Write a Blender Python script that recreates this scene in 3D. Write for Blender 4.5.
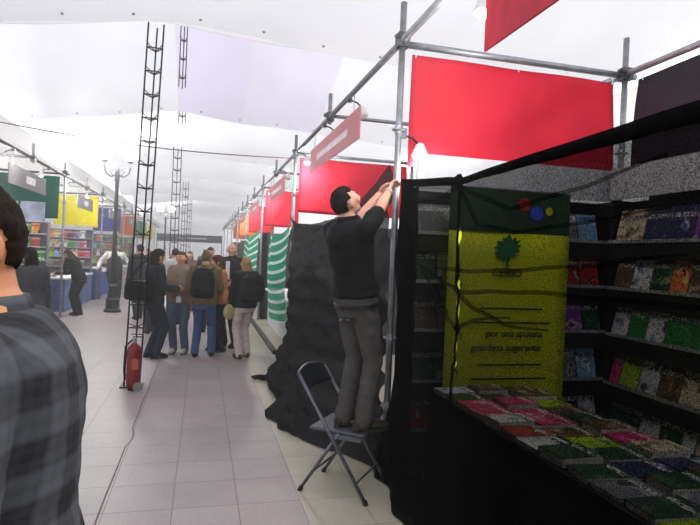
import bpy, bmesh, math, random
from math import sin, cos, pi, radians, sqrt
from mathutils import Vector, Matrix, Euler, Quaternion, noise
S = bpy.context.scene
for o in list(bpy.data.objects): bpy.data.objects.remove(o)
# ------------------------------------------------------------ camera, world, exposure
cam = bpy.data.cameras.new('camera'); cam_ob = bpy.data.objects.new('camera', cam)
S.collection.objects.link(cam_ob); S.camera = cam_ob
cam.sensor_width = 36; cam.lens = 36 * 566 / 700; cam.clip_start = .05; cam.clip_end = 300
cam_ob.matrix_world = (Matrix.Translation((0, 0, 1.6)) @ Matrix.Rotation(radians(-14.65), 4, 'Z')
                       @ Matrix.Rotation(radians(89.46), 4, 'X') @ Matrix.Rotation(radians(2.4), 4, 'Z'))
W = bpy.data.worlds.new('overcast_sky'); S.world = W; W.use_nodes = True
wn = W.node_tree.nodes; wl = W.node_tree.links
bg = wn['Background']; bg.inputs[1].default_value = 1.6
tc = wn.new('ShaderNodeTexCoord'); nz = wn.new('ShaderNodeTexNoise'); nz.inputs['Scale'].default_value = 1.5
cr = wn.new('ShaderNodeValToRGB'); cr.color_ramp.elements[0].color = (.86, .9, .97, 1); cr.color_ramp.elements[1].color = (1, 1, 1, 1)
wl.new(tc.outputs['Generated'], nz.inputs['Vector']); wl.new(nz.outputs['Fac'], cr.inputs[0]); wl.new(cr.outputs[0], bg.inputs[0])
S.view_settings.view_transform = 'Standard'; S.view_settings.look = 'None'
S.view_settings.exposure = 0.25; S.view_settings.gamma = 1
rnd = random.Random(7)
# ------------------------------------------------------------ helpers
def lin(c):
    return tuple(((v / 255) / 12.92 if v / 255 <= .04045 else (((v / 255) + .055) / 1.055) ** 2.4) for v in c)
MATS = {}
def mat(name, rgb, rough=.6, metal=0, var=.12, scale=8, trans=0, bump=0, emit=0, spec=.4):
    if name in MATS: return MATS[name]
    m = bpy.data.materials.new(name); m.use_nodes = True; n = m.node_tree.nodes; l = m.node_tree.links
    p = n['Principled BSDF']; out = n['Material Output']
    c = lin(rgb); t = n.new('ShaderNodeTexCoord'); z = n.new('ShaderNodeTexNoise'); z.inputs['Scale'].default_value = scale
    z.inputs['Detail'].default_value = 4
    r = n.new('ShaderNodeValToRGB'); r.color_ramp.elements[0].position = .3; r.color_ramp.elements[1].position = .7
    r.color_ramp.elements[0].color = (*[v * (1 - var) for v in c], 1); r.color_ramp.elements[1].color = (*[min(1, v * (1 + var)) for v in c], 1)
    l.new(t.outputs['Object'], z.inputs['Vector']); l.new(z.outputs['Fac'], r.inputs[0]); l.new(r.outputs[0], p.inputs['Base Color'])
    p.inputs['Roughness'].default_value = rough; p.inputs['Metallic'].default_value = metal
    p.inputs['Specular IOR Level'].default_value = spec
    if bump:
        b = n.new('ShaderNodeBump'); b.inputs['Strength'].default_value = bump; b.inputs['Distance'].default_value = .02
        l.new(z.outputs['Fac'], b.inputs['Height']); l.new(b.outputs[0], p.inputs['Normal'])
    if emit:
        p.inputs['Emission Color'].default_value = (*c, 1); p.inputs['Emission Strength'].default_value = emit
    if trans:
        tr = n.new('ShaderNodeBsdfTranslucent'); mx = n.new('ShaderNodeMixShader'); mx.inputs[0].default_value = trans
        l.new(r.outputs[0], tr.inputs[0]); l.new(p.outputs[0], mx.inputs[1]); l.new(tr.outputs[0], mx.inputs[2]); l.new(mx.outputs[0], out.inputs[0])
    MATS[name] = m; return m
def net_mat(name, rgb, opacity, rgb2=None, stripes=0, grain=.25):
    m = bpy.data.materials.new(name); m.use_nodes = True; n = m.node_tree.nodes; l = m.node_tree.links
    p = n['Principled BSDF']; out = n['Material Output']; p.inputs['Base Color'].default_value = (*lin(rgb), 1)
    p.inputs['Roughness'].default_value = .85; p.inputs['Specular IOR Level'].default_value = .0
    t = n.new('ShaderNodeTexCoord'); z = n.new('ShaderNodeTexNoise'); z.inputs['Scale'].default_value = 160; z.inputs['Detail'].default_value = 2
    l.new(t.outputs['Object'], z.inputs['Vector'])
    mr = n.new('ShaderNodeMapRange'); mr.inputs[1].default_value = .3; mr.inputs[2].default_value = .7
    mr.inputs[3].default_value = max(0, opacity - grain); mr.inputs[4].default_value = min(1, opacity + grain)
    l.new(z.outputs['Fac'], mr.inputs[0])
    tr = n.new('ShaderNodeBsdfTransparent'); mx = n.new('ShaderNodeMixShader')
    l.new(mr.outputs[0], mx.inputs[0]); l.new(tr.outputs[0], mx.inputs[1]); l.new(p.outputs[0], mx.inputs[2]); l.new(mx.outputs[0], out.inputs[0])
    if rgb2:
        at = n.new('ShaderNodeAttribute'); at.attribute_name = 'drop'
        ma = n.new('ShaderNodeMath'); ma.operation = 'MULTIPLY'; ma.inputs[1].default_value = stripes
        fr = n.new('ShaderNodeMath'); fr.operation = 'FRACT'; gt = n.new('ShaderNodeMath'); gt.operation = 'GREATER_THAN'; gt.inputs[1].default_value = .68
        l.new(at.outputs['Fac'], ma.inputs[0]); l.new(ma.outputs[0], fr.inputs[0]); l.new(fr.outputs[0], gt.inputs[0])
        mc = n.new('ShaderNodeMix'); mc.data_type = 'RGBA'; mc.inputs[6].default_value = (*lin(rgb), 1); mc.inputs[7].default_value = (*lin(rgb2), 1)
        l.new(gt.outputs[0], mc.inputs[0]); l.new(mc.outputs[2], p.inputs['Base Color'])
    MATS[name] = m; return m
def frame_of(d):
    d = Vector(d).normalized(); a = Vector((0, 0, 1)) if abs(d.z) < .9 else Vector((1, 0, 0))
    u = d.cross(a).normalized(); return u, d.cross(u).normalized(), d
class MB:
    def __init__(s): s.v = []; s.f = []; s.mi = []; s.cur = 0
    def add(s, vs, fs):
        b = len(s.v); s.v += [tuple(x) for x in vs]
        for f in fs: s.f.append([b + i for i in f]); s.mi.append(s.cur)
    def box(s, c, d, M=None):
        c = Vector(c); h = Vector(d) / 2; vs = []
        for i in range(8):
            q = Vector((h.x * (1 if i & 1 else -1), h.y * (1 if i & 2 else -1), h.z * (1 if i & 4 else -1)))
            vs.append(c + (M @ q if M else q))
        s.add(vs, [(0, 2, 3, 1), (4, 5, 7, 6), (0, 1, 5, 4), (2, 6, 7, 3), (0, 4, 6, 2), (1, 3, 7, 5)]); return s
    def cyl(s, a, b, r, r2=None, n=12):
        r2 = r if r2 is None else r2; a = Vector(a); b = Vector(b); u, w, d = frame_of(b - a); vs = []
        for p, q in ((a, r), (b, r2)):
            for i in range(n): t = 2 * pi * i / n; vs.append(p + u * q * cos(t) + w * q * sin(t))
        s.add(vs, [(i, (i + 1) % n, n + (i + 1) % n, n + i) for i in range(n)] + [tuple(range(n))[::-1], tuple(range(n, 2 * n))]); return s
    def tube(s, pts, r, n=8):
        pts = [Vector(p) for p in pts]; N = len(pts); rs = r if isinstance(r, (list, tuple)) else [r] * N; vs = []; pu = None
        for k in range(N):
            d = pts[min(k + 1, N - 1)] - pts[max(k - 1, 0)]; u, w, d = frame_of(d)
            if pu is not None:
                u = (pu - d * pu.dot(d)).normalized(); w = d.cross(u)
            pu = u
            for i in range(n): t = 2 * pi * i / n; vs.append(pts[k] + u * rs[k] * cos(t) + w * rs[k] * sin(t))
        fs = [(k * n + i, k * n + (i + 1) % n, (k + 1) * n + (i + 1) % n, (k + 1) * n + i) for k in range(N - 1) for i in range(n)]
        s.add(vs, fs + [tuple(range(n))[::-1], tuple(range((N - 1) * n, N * n))]); return s
    def rings(s, R, cap=True):
        n = len(R[0]); vs = [p for r in R for p in r]
        fs = [(k * n + i, k * n + (i + 1) % n, (k + 1) * n + (i + 1) % n, (k + 1) * n + i) for k in range(len(R) - 1) for i in range(n)]
        if cap: fs += [tuple(range(n))[::-1], tuple(range((len(R) - 1) * n, len(R) * n))]
        s.add(vs, fs); return s
    def lathe(s, prof, c=(0, 0, 0), n=16):
        c = Vector(c); return s.rings([[c + Vector((r * cos(2 * pi * i / n), r * sin(2 * pi * i / n), z)) for i in range(n)] for r, z in prof])
    def ball(s, c, r, M=None, nu=14, nv=10, fn=None):
        c = Vector(c); r = Vector((r, r, r)) if not hasattr(r, '__len__') else Vector(r)
        vs = []
        def P(a, b):
            q = Vector((sin(b) * cos(a), sin(b) * sin(a), cos(b)))
            if fn: q = fn(q)
            q = Vector((q.x * r.x, q.y * r.y, q.z * r.z)); return c + (M @ q if M else q)
        vs.append(P(0, 0))
        for j in range(1, nv):
            for i in range(nu): vs.append(P(2 * pi * i / nu, pi * j / nv))
        vs.append(P(0, pi)); L = len(vs) - 1
        fs = [(0, 1 + i, 1 + (i + 1) % nu) for i in range(nu)]
        for j in range(nv - 2):
            b = 1 + j * nu; fs += [(b + i, b + nu + i, b + nu + (i + 1) % nu, b + (i + 1) % nu) for i in range(nu)]
        b = 1 + (nv - 2) * nu; fs += [(b + i, L, b + (i + 1) % nu) for i in range(nu)]
        s.add(vs, fs); return s
    def cone(s, a, b, r1, r2):
        s.cyl(a, b, r1, r2, 14); s.ball(a, r1, nu=12, nv=8); s.ball(b, r2, nu=12, nv=8); return s
    def limb(s, pts, rs):
        for i in range(len(pts) - 1): s.cone(pts[i], pts[i + 1], rs[i], rs[i + 1])
        return s
    def grid(s, fn, nu, nv):
        s.add([fn(i / nu, j / nv) for j in range(nv + 1) for i in range(nu + 1)],
              [(j * (nu + 1) + i, j * (nu + 1) + i + 1, (j + 1) * (nu + 1) + i + 1, (j + 1) * (nu + 1) + i) for j in range(nv) for i in range(nu)]); return s
    def mesh(s, name):
        me = bpy.data.meshes.new(name); me.from_pydata(s.v, [], s.f); me.update(); return me
    def build(s, name, mats, parent=None, smooth=False, loc=None, rot=None, solid=0, bevel=0):
        me = s.mesh(name)
        if not isinstance(mats, (list, tuple)): mats = [mats]
        for m in mats: me.materials.append(m)
        me.polygons.foreach_set('material_index', s.mi)
        if not solid:
            bm = bmesh.new(); bm.from_mesh(me); bmesh.ops.recalc_face_normals(bm, faces=bm.faces); bm.to_mesh(me); bm.free()
        if smooth: me.polygons.foreach_set('use_smooth', [True] * len(me.polygons))
        o = bpy.data.objects.new(name, me); S.collection.objects.link(o)
        if parent: o.parent = parent
        if loc: o.location = loc
        if rot: o.rotation_euler = rot
        if solid:
            q = o.modifiers.new('thickness', 'SOLIDIFY'); q.thickness = solid; q.offset = 0
        if bevel:
            q = o.modifiers.new('bevel', 'BEVEL'); q.width = bevel; q.segments = 2; q.limit_method = 'ANGLE'
        return o
def tag(o, label, cat, group=None, kind=None):
    if label: o['label'] = label
    if cat: o['category'] = cat
    if group: o['group'] = group
    if kind: o['kind'] = kind
    return o
def empty(name, loc, rz=0, label=None, cat=None, group=None):
    o = bpy.data.objects.new(name, None); S.collection.objects.link(o); o.empty_display_size = .1
    o.location = loc; o.rotation_euler = (0, 0, rz); return tag(o, label, cat, group)
def struct(o): o['kind'] = 'structure'; return o
def copy_tree(o, parent=None):
    c = o.copy(); S.collection.objects.link(c)
    if parent: c.parent = parent
    for ch in list(o.children): copy_tree(ch, c)
    return c
def text_mesh(txt, size, m, parent, M, name='lettering', depth=.001, align='CENTER', xs=1):
    cu = bpy.data.curves.new('t', 'FONT'); cu.body = txt; cu.size = size; cu.extrude = depth; cu.align_x = align; cu.offset = .0008
    t = bpy.data.objects.new('t', cu); S.collection.objects.link(t)
    bpy.context.view_layer.update()
    me = bpy.data.meshes.new_from_object(t.evaluated_get(bpy.context.evaluated_depsgraph_get()))
    bpy.data.objects.remove(t); me.transform(M @ Matrix.Diagonal((xs, 1, 1, 1))); me.materials.clear(); me.materials.append(m); me.name = name
    o = bpy.data.objects.new(name, me); S.collection.objects.link(o); o.parent = parent; return o
ORD = ['first', 'second', 'third', 'fourth', 'fifth', 'sixth', 'seventh', 'eighth', 'ninth', 'tenth', 'eleventh', 'twelfth', 'thirteenth', 'fourteenth', 'fifteenth', 'sixteenth']
# ------------------------------------------------------------ materials
def tile_mat(name, c1, c2, cj, tile, offx, offy):
    m = bpy.data.materials.new(name); m.use_nodes = True; n = m.node_tree.nodes; l = m.node_tree.links; p = n['Principled BSDF']
    g = n.new('ShaderNodeNewGeometry'); mp = n.new('ShaderNodeMapping'); mp.inputs['Location'].default_value = (offx, offy, 0)
    b = n.new('ShaderNodeTexBrick'); b.offset = 0; b.inputs['Scale'].default_value = 1; b.inputs['Brick Width'].default_value = tile; b.inputs['Row Height'].default_value = tile
    b.inputs['Mortar Size'].default_value = .0035; b.inputs['Mortar Smooth'].default_value = .4
    b.inputs['Color1'].default_value = (*lin(c1), 1); b.inputs['Color2'].default_value = (*lin(c2), 1); b.inputs['Mortar'].default_value = (*lin(cj), 1)
    z = n.new('ShaderNodeTexNoise'); z.inputs['Scale'].default_value = 1.1; z.inputs['Detail'].default_value = 8; z.inputs['Roughness'].default_value = .65
    z2 = n.new('ShaderNodeTexNoise'); z2.inputs['Scale'].default_value = 55; z2.inputs['Detail'].default_value = 3
    mx = n.new('ShaderNodeMix'); mx.data_type = 'RGBA'; mx.blend_type = 'MULTIPLY'; mx.inputs[0].default_value = 1
    r = n.new('ShaderNodeMapRange'); r.inputs[1].default_value = .3; r.inputs[2].default_value = .7; r.inputs[3].default_value = .78; r.inputs[4].default_value = 1.1
    r2 = n.new('ShaderNodeMapRange'); r2.inputs[1].default_value = .3; r2.inputs[2].default_value = .7; r2.inputs[3].default_value = .9; r2.inputs[4].default_value = 1.08
    mm = n.new('ShaderNodeMath'); mm.operation = 'MULTIPLY'
    for q in (mp, z, z2): l.new(g.outputs['Position'], q.inputs['Vector'])
    l.new(mp.outputs[0], b.inputs['Vector']); l.new(z.outputs['Fac'], r.inputs[0]); l.new(z2.outputs['Fac'], r2.inputs[0])
    l.new(r.outputs[0], mm.inputs[0]); l.new(r2.outputs[0], mm.inputs[1])
    l.new(b.outputs['Color'], mx.inputs[6]); l.new(mm.outputs[0], mx.inputs[7]); l.new(mx.outputs[2], p.inputs['Base Color'])
    rr = n.new('ShaderNodeMapRange'); rr.inputs[3].default_value = .32; rr.inputs[4].default_value = .55; l.new(z.outputs['Fac'], rr.inputs[0]); l.new(rr.outputs[0], p.inputs['Roughness'])
    bu = n.new('ShaderNodeBump'); bu.inputs['Strength'].default_value = .3; bu.inputs['Distance'].default_value = .004; bu.invert = True
    l.new(b.outputs['Fac'], bu.inputs['Height']); l.new(bu.outputs[0], p.inputs['Normal'])
    return m
steel = mat('galvanised_steel', (150, 152, 158), .42, .75, .2, 14)
dsteel = mat('dark_steel', (84, 86, 92), .45, .6, .2, 14)
blackm = mat('black_metal', (24, 24, 27), .4, .3)
blackp = mat('black_plastic', (22, 22, 24), .5)
white_fab = mat('white_tent_fabric', (240, 240, 243), .8, 0, .03, 1.2, trans=.5)
lilac_fab = mat('lilac_tent_fabric', (230, 224, 242), .8, 0, .04, 1.2, trans=.5)
pale_lilac = mat('pale_lilac_tent_fabric', (233, 229, 242), .8, 0, .03, 1.2, trans=.5)
cream_fab = mat('cream_tent_fabric', (244, 238, 232), .8, 0, .03, 1.2, trans=.5)
red_fab = mat('red_banner_cloth', (228, 58, 82), .7, 0, .1, 2, trans=.5)
white_board = mat('white_board', (232, 232, 236), .5, 0, .05)
netb = net_mat('black_shade_net', (9, 9, 10), .87, grain=.10)
netd = net_mat('black_shade_net_dense', (11, 11, 12), .93, grain=.1)
creasem = net_mat('black_net_crease', (8, 8, 9), .38, grain=.15)
netg = net_mat('green_white_net', (38, 158, 122), .9, (225, 240, 232), 9, grain=.1)
lampglow = mat('lamp_glass', (255, 252, 240), .3, emit=14)
globeglow = mat('globe_glass', (255, 255, 250), .3, emit=7)
pink_sign = mat('pinkish_sign_board', (226, 168, 176), .5, 0, .06, 3, trans=.6)
grey_sign = mat('grey_sign_board', (158, 154, 156), .5, 0, .06, 3, trans=.5)
faded_white = mat('white_lettering', (238, 226, 228), .6)
skin = mat('skin', (206, 150, 124), .55, 0, .06, 12)
# ------------------------------------------------------------ the setting
o = MB().grid(lambda u, v: (-14 + u * 14.68, -6 + v * 76, 0), 4, 12).build('floor', tile_mat('pink_grey_tiles', (157, 147, 147), (151, 140, 141), (100, 90, 92), .4, -.28, -.03)); struct(o)
o = MB().grid(lambda u, v: (.68 + u * 13.3, -6 + v * 76, 0), 4, 12).build('floor', tile_mat('cream_tiles', (176, 170, 154), (168, 163, 147), (130, 126, 110), .4, -.28, -.03)); struct(o)
cm = mat('grout_crack', (92, 80, 82), .9)
mb = MB(); pts = []
for i in range(60):
    y = 1.0 + i * .16; pts.append((-.54 + .012 * noise.noise(Vector((y * 1.7, 0, 0))) + (.03 if 4.9 < y < 5.3 else 0), y))
for i in range(59):
    w = .005 + .002 * noise.noise(Vector((i, 3, 0)));(x0, y0), (x1, y1) = pts[i], pts[i + 1]
    mb.add([(x0 - w, y0, .0008), (x0 + w, y0, .0008), (x1 + w, y1, .0008), (x1 - w, y1, .0008)], [(0, 1, 2, 3)])
struct(mb.build('trim_1', cm))
VAL = [1.9, 6.9, 11.3, 16.1, 20.9, 25.7, 30.5, 35.3, 40.1, 44.9]
def roof_z(x, y, k):
    y0, y1 = VAL[k], VAL[k + 1]; t = (y - y0) / (y1 - y0)
    zv = 4.22 - (.16 * (-.6 - x) if x < -.6 else .06 * (x + .6))
    a = t / .14 if t < .14 else 1 - (t - .14) / .86
    h = 1.55 * (a if t < .14 else a ** 1.25)
    return zv + h + .035 * sin(x * 2.1 + k) * (1 - abs(2 * t - 1)) + .05 * noise.noise(Vector((x * .8, y * .8, k)))
for k in range(len(VAL) - 1):
    n = 28; o = MB().grid(lambda u, v: (-3.4 + 8.6 * u, VAL[k] + v * (VAL[k + 1] - VAL[k]), roof_z(-3.4 + 8.6 * u, VAL[k] + v * (VAL[k + 1] - VAL[k]), k)), 36, n).build('ceiling', [white_fab, lilac_fab, pale_lilac], smooth=True)
    if k == 1:
        for p in o.data.polygons: p.material_index = (1 if p.center.x < .75 else 2 if p.center.x < 2.0 else 0) if -.6 < p.center.x and p.center.y > 7.6 else 0
    struct(o)
    eye = MB()
    for i in range(12):
        x = -3 + i * .72; eye.cyl((x, VAL[k + 1] - .16, roof_z(x, VAL[k + 1] - .16, k) - .012), (x, VAL[k + 1] - .16, roof_z(x, VAL[k + 1] - .16, k)+.01), .016, n=8)
    struct(eye.build('trim_2', mat('roof_eyelet', (150, 150, 155), .5)))
# neighbouring tents either side
def side_roof(x0, x1, sgn):
    def fn(u, v):
        x = x0 + (x1 - x0) * u; y = -4 + 60 * v
        z0 = 3.78 if sgn < 0 else 3.9
        return (x, y, z0 + 1.5 * sin(min(1, u * 1.1) * pi / 2) + .08 * sin(y * 1.3) * sin(u * pi))
    return fn
struct(MB().grid(side_roof(-3.4, -10.5, -1), 12, 60).build('ceiling', cream_fab, smooth=True))
struct(MB().grid(side_roof(5.2, 11.5, 1), 12, 60).build('ceiling', cream_fab, smooth=True))
struct(MB().grid(lambda u, v: (-3.42 + .03 * sin(v * 90), -4 + 60 * v, 3.80 - .34 * u), 3, 160).build('ceiling', white_fab, smooth=True))
struct(MB().grid(lambda u, v: (-10.5 + 22 * u, -4.5, 5.6 * v), 4, 4).build('wall_back', white_fab))
struct(MB().grid(lambda u, v: (-10.5, -4 + 60 * u, 5.3 * v), 4, 4).build('wall_left', white_fab))  # left and right cloth walls are added to cut the sky light coming in
struct(MB().grid(lambda u, v: (11.5, -4 + 60 * u, 5.4 * v), 4, 4).build('wall_right', white_fab))
struct(MB().grid(lambda u, v: (-10.5 + 22 * u, 56, 5.6 * v), 4, 4).build('wall_far', white_fab))
# horizontal tent beam seen through the cloth on the left
struct(MB().cyl((-3.3, 7.9, 4.35), (-.6, 7.9, 4.95), .05).build('ceiling', mat('grey_tent_pipe', (190, 190, 194), .5)))
# ------------------------------------------------------------ scaffold
RX = 1.36; BX = 3.32; LX = -3.0; RZ = 3.2
BAYS = [3.95 + 4.9 * i for i in range(-1, 8)]
def coupler(mb, p):
    x, y, z = p; mb.box((x, y, z), (.085, .085, .1)); mb.cyl((x - .06, y, z + .03), (x + .06, y, z + .03), .012); mb.cyl((x, y - .065, z - .03), (x, y + .065, z - .03), .012)
    mb.cyl((x - .05, y - .05, z), (x - .05, y - .05, z + .001), .02)
def pole(x, y, h, label, group=None, base=True):
    r = empty('scaffold_pole', (x, y, 0), 0, label, 'pole', group)
    mb = MB(); mb.cyl((0, 0, .004), (0, 0, h), .024, n=14); mb.build('tube', steel, r, True)
    if base:
        mb = MB(); mb.box((0, 0, .004), (.15, .15, .008)); mb.cyl((0, 0, .008), (0, 0, .06), .032); mb.build('base_plate', steel, r)
    for z in (.52, 1.02, 2.55):
        if z < h - .2:
            mb = MB(); mb.cyl((0, 0, z - .006), (0, 0, z + .006), .052, n=8); mb.cyl((0, 0, z - .03), (0, 0, z + .03), .03); mb.build('rosette', steel, r)
    mb = MB(); coupler(mb, (0, 0, RZ)); mb.build('coupler', dsteel, r)
    return r
def bay_word(i): return ['just behind the viewer', 'beside the man on the chair', 'at the left end of the black net', 'between the green striped nets', 'beyond the green striped nets', 'far down the aisle', 'farther down the aisle', 'near the end of the aisle', 'at the end of the aisle'][i]
for i, y in enumerate(BAYS):
    if i > 0: pole(RX, y, 3.48, 'galvanised scaffold pole of the right stalls, ' + bay_word(i), 'scaffold poles')
    if i in (1, 2): pole(BX, y + .03, 3.5, 'galvanised scaffold pole at the back corner of the stall, ' + ('behind the book racks' if i == 1 else 'behind the black net'), 'scaffold poles')
    if i > 0: pole(LX, y, 3.42, 'thin scaffold pole along the left stalls, ' + ORD[i - 1] + ' from the near end', 'scaffold poles')
for side, X, zz in (('right', RX, RZ), ('left', LX, 3.13)):
    o = MB().cyl((X, -1.5, zz), (X, 43.2, zz), .026, n=12).build('scaffold_rail', steel if side == 'right' else dsteel, smooth=True)
    tag(o, 'long horizontal scaffold pipe running along the front of the %s stalls' % side, 'pipe')
tag(MB().cyl((BX, -1.5, RZ), (BX, 8.9, RZ), .026).build('scaffold_rail', steel, smooth=True), 'horizontal scaffold pipe along the back of the near right stall', 'pipe')
for i, y in enumerate(BAYS):
    if i == 0: continue
    o = MB().cyl((RX + .05, y + .055, RZ + .0), (BX + .12, y + .055, RZ), .026).build('scaffold_rail', steel, smooth=True)
    tag(o, 'cross pipe over the right stalls, ' + bay_word(i), 'pipe', 'cross pipes')
    o = MB().cyl((LX + .08, y + .055, 3.18), (-6.3, y + .055, 3.18), .024).build('scaffold_rail', dsteel, smooth=True)
    tag(o, 'cross pipe over the left stalls, %s from the near end' % ORD[i - 1], 'pipe', 'cross pipes')
for i, y in enumerate(BAYS[1:]):
    ym = y + 2.45
    for X, s, e in ((RX, 1, 'right'), (LX, -1, 'left')):
        zb = RZ if s > 0 else 3.13
        r = empty('scaffold_stub', (X, ym, zb), 0, 'short upright scaffold stub on the %s rail, %s from the near end' % (e, ORD[i]), 'pipe', 'stub uprights')
        MB().cyl((0, 0, -.08), (0, 0, .27), .024).build('tube', steel, r, True)
        mb = MB(); coupler(mb, (0, 0, 0)); mb.build('coupler', dsteel, r)
        MB().cyl((-s * .06, .05, .03), (s * (1.96 if s > 0 else 1.0), .05, .03), .022).build('cross_tube', steel, r, True)
# ------------------------------------------------------------ banners and signs
def banner(x0, x1, y, z0, z1, m, label, axis='x', sag=.02, hooks=0, name='banner'):
    mb = MB(); r = empty(name, ((x0 + x1) / 2, y, z1) if axis == 'x' else (y, (x0 + x1) / 2, z1), 0, label, 'banner'); w = (x1 - x0) / 2
    def fn(u, v):
        a = -w + 2 * w * u; z = (z0 - z1) * v; q = .03 * sin(u * 9 + v * 3) * v + .02 * noise.noise(Vector((u * 3, v * 2, y))) + .018 * math.exp(-((u - 1 + v * .8) * 9) ** 2)
        z -= sag * sin(pi * u) * v; return (a, q, z) if axis == 'x' else (q, a, z)
    mb.grid(fn, 30, 14).build('cloth', m, r, True, solid=.003)
    for k in range(hooks):
        a = -w * .97 + 2 * w * .97 * k / max(1, hooks - 1)
        p = (a, 0, .0) if axis == 'x' else (0, a, 0)
        MB().tube([(p[0], p[1], -.02), (p[0] + .01, p[1], .03), (p[0], p[1] + .02, RZ - z1 - .022)], .004, 6).build('tie', white_board, r)
    return r
banner(1.46, 3.24, 4.0, 2.3, 3.13, red_fab, 'plain red cloth banner over the back of the near right stall', hooks=5)
for i, y in enumerate(BAYS[2:7]):
    m = red_fab if i < 3 else mat('orange_banner_cloth', (240, 150, 90), .7, trans=.45)
    banner(1.44, 3.24 if i == 0 else 2.25, y + .05, 2.28, 3.14, m, '%s cloth banner over the right stalls, %s behind the near one' % ('red' if i < 3 else 'orange', ORD[i]), hooks=2 if i > 1 else 4)
banner(.2, 3.86, BX + .02, 2.2, 3.13, mat('black_banner_cloth', (44, 36, 46), .7, trans=.2), 'black cloth banner along the back of the near right stall', 'y', hooks=3)
def sign(x, y0, y1, z0, z1, m, tm, label, sgn=1, tf=True):
    r = empty('hanging_sign', (x, (y0 + y1) / 2, z1), 0, label, 'sign'); w = (y1 - y0) / 2; h = z1 - z0
    MB().box((0, 0, -h / 2), (.012, 2 * w, h)).build('board', m, r)
    for s in (-1, 1): MB().cyl((0, s * w * .8, 0), (0, s * w * .8, (RZ if x > 0 else 3.13) - z1), .004, n=6).build('cord', steel, r)
    if tf:   # blurred lettering: a row of small pale characters
        mb = MB(); rr = random.Random(3); a = -w * .62
        while a < w * .62:
            l = rr.uniform(.03, .07); mb.box((-sgn * .008, a, -h * .52), (.002, l, .075)); a += l + .03
        mb.box((-sgn * .007, 0, -h * .52), (.001, w * 1.25, .05)); mb.build('lettering', tm, r)
    else: MB().box((sgn * .008, .1, -h * .5), (.002, w * .5, h * .4)).build('lettering', tm, r)
    return r
sign(RX, .3, 2.65, 2.68, 3.0, mat('red_sign_board', (206, 60, 84), .5, trans=.4), faded_white, 'red hanging sign board at top right, nearest of the signs')
sign(RX, 5.05, 7.5, 2.7, 3.0, pink_sign, faded_white, 'pink hanging sign board with pale lettering above the man on the chair')
for i, y in enumerate(BAYS[2:6]):
    sign(RX, y + 1.1, y + 3.5, 2.7, 3.0, pink_sign, faded_white, 'pink hanging sign board, %s beyond the one above the man' % ORD[i])
for i, y in enumerate(BAYS[1:6]):
    sign(LX, y + 1.15 + (.15 if i > 1 else 0), y + 3.35, 2.55, 2.87, grey_sign, faded_white, 'grey hanging sign board on the left rail, %s from the near end' % ORD[i], 1, False)
LB = [('teal', (16, 112, 100), 3), ('yellow', (250, 238, 20), 4), ('blue', (46, 70, 190), 5), ('orange', (245, 150, 100), 6), ('turquoise', (60, 150, 140), 7), ('lemon yellow', (240, 230, 60), 8)]
for nm, c, bi in LB:
    banner(-4.35 if bi > 3 else -6.2, LX - .12, BAYS[bi] + .05, 2.18, 3.12, mat(nm.replace(' ', '_') + '_banner_cloth', c, .7, trans=.45), nm + ' cloth banner over the left stalls', hooks=2)
r = empty('entrance_sign', (-.85, 40, 2.7), 0, 'wide dark banner with a pale line of writing across the far end of the aisle', 'sign')
MB().box((0, 0, -.28), (4.3, .03, .5)).build('board', mat('slate_board', (84, 92, 108), .6), r)
for q in (-2.12, 2.12): MB().cyl((q, .03, -2.7), (q, .03, .05), .03).build('post', dsteel, r)
mb = MB(); a = -.8; rr = random.Random(5)
while a < 1.1: l = rr.uniform(.06, .16); mb.box((a, -.02, -.27), (l, .01, .09)); a += l + .05
mb.box((.15, -.018, -.27), (1.9, .006, .05)); mb.build('lettering', faded_white, r)
# rope across the aisle
pts = [(LX + 4.36 * t, 8.9, 3.3 - .18 * t + .0 - .1 * sin(pi * t)) for t in [i / 16 for i in range(17)]]
tag(MB().tube(pts, .008, 6).build('rope', mat('dark_rope', (90, 50, 60), .8), smooth=True), 'thin dark rope stretched across the aisle between the two rails', 'rope')
# ------------------------------------------------------------ lamps
def flood(x, y, z, s, label, power=0, lit=True):
    r = empty('clamp_floodlight', (x, y, z), 0, label, 'lamp', 'clamp lamps on the rails')
    mb = MB(); mb.tube([(0, 0, 0), (s * .08, 0, -.02), (s * .14, 0, -.07)], .009, 8); mb.build('arm', blackm, r, True)
    mb = MB(); mb.lathe([(.02, .05), (.035, .03), (.06, -.03), (.062, -.05), (.05, -.05)], (s * .14, 0, -.1)); mb.build('shade', white_board, r, True)
    mb = MB(); mb.ball((s * .14, 0, -.15), (.045, .045, .03)); mb.build('bulb', lampglow if lit else white_board, r, True)
    MB().box((0, 0, .01), (.05, .04, .07)).build('clamp', dsteel, r)
    if power:
        ld = bpy.data.lights.new('lamp_light', 'POINT'); ld.energy = power; ld.shadow_soft_size = .08; ld.color = (1, .97, .92)
        lo = bpy.data.objects.new('lamp_light', ld); S.collection.objects.link(lo); lo.parent = r; lo.location = (s * .14, 0, -.26)
FL = [(RX, 2.95, 40), (RX, 5.5, 0), (RX, 6.7, 0), (RX, 8.6, 45), (RX, 10.6, 0), (RX, 13.4, 40), (RX, 18.2, 40), (RX, 23, 40)]
for i, (x, y, p) in enumerate(FL): flood(x, y, RZ - .03, 1, 'clamp lamp on the right rail, %s from the near end, %s' % (ORD[i], 'lit' if p else 'unlit'), p, p > 0)
for i, y in enumerate((10.2, 12.4, 14.6, 17, 19.5, 22)): flood(LX, y, 3.1, -1, 'clamp lamp on the left rail, %s from the near end' % ORD[i], 60 if i % 2 == 0 else 0)
flood(RX + .04, 3.97, 2.52, 1, 'lit clamp lamp fixed to the main pole above the man\'s hands', 22)
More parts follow.
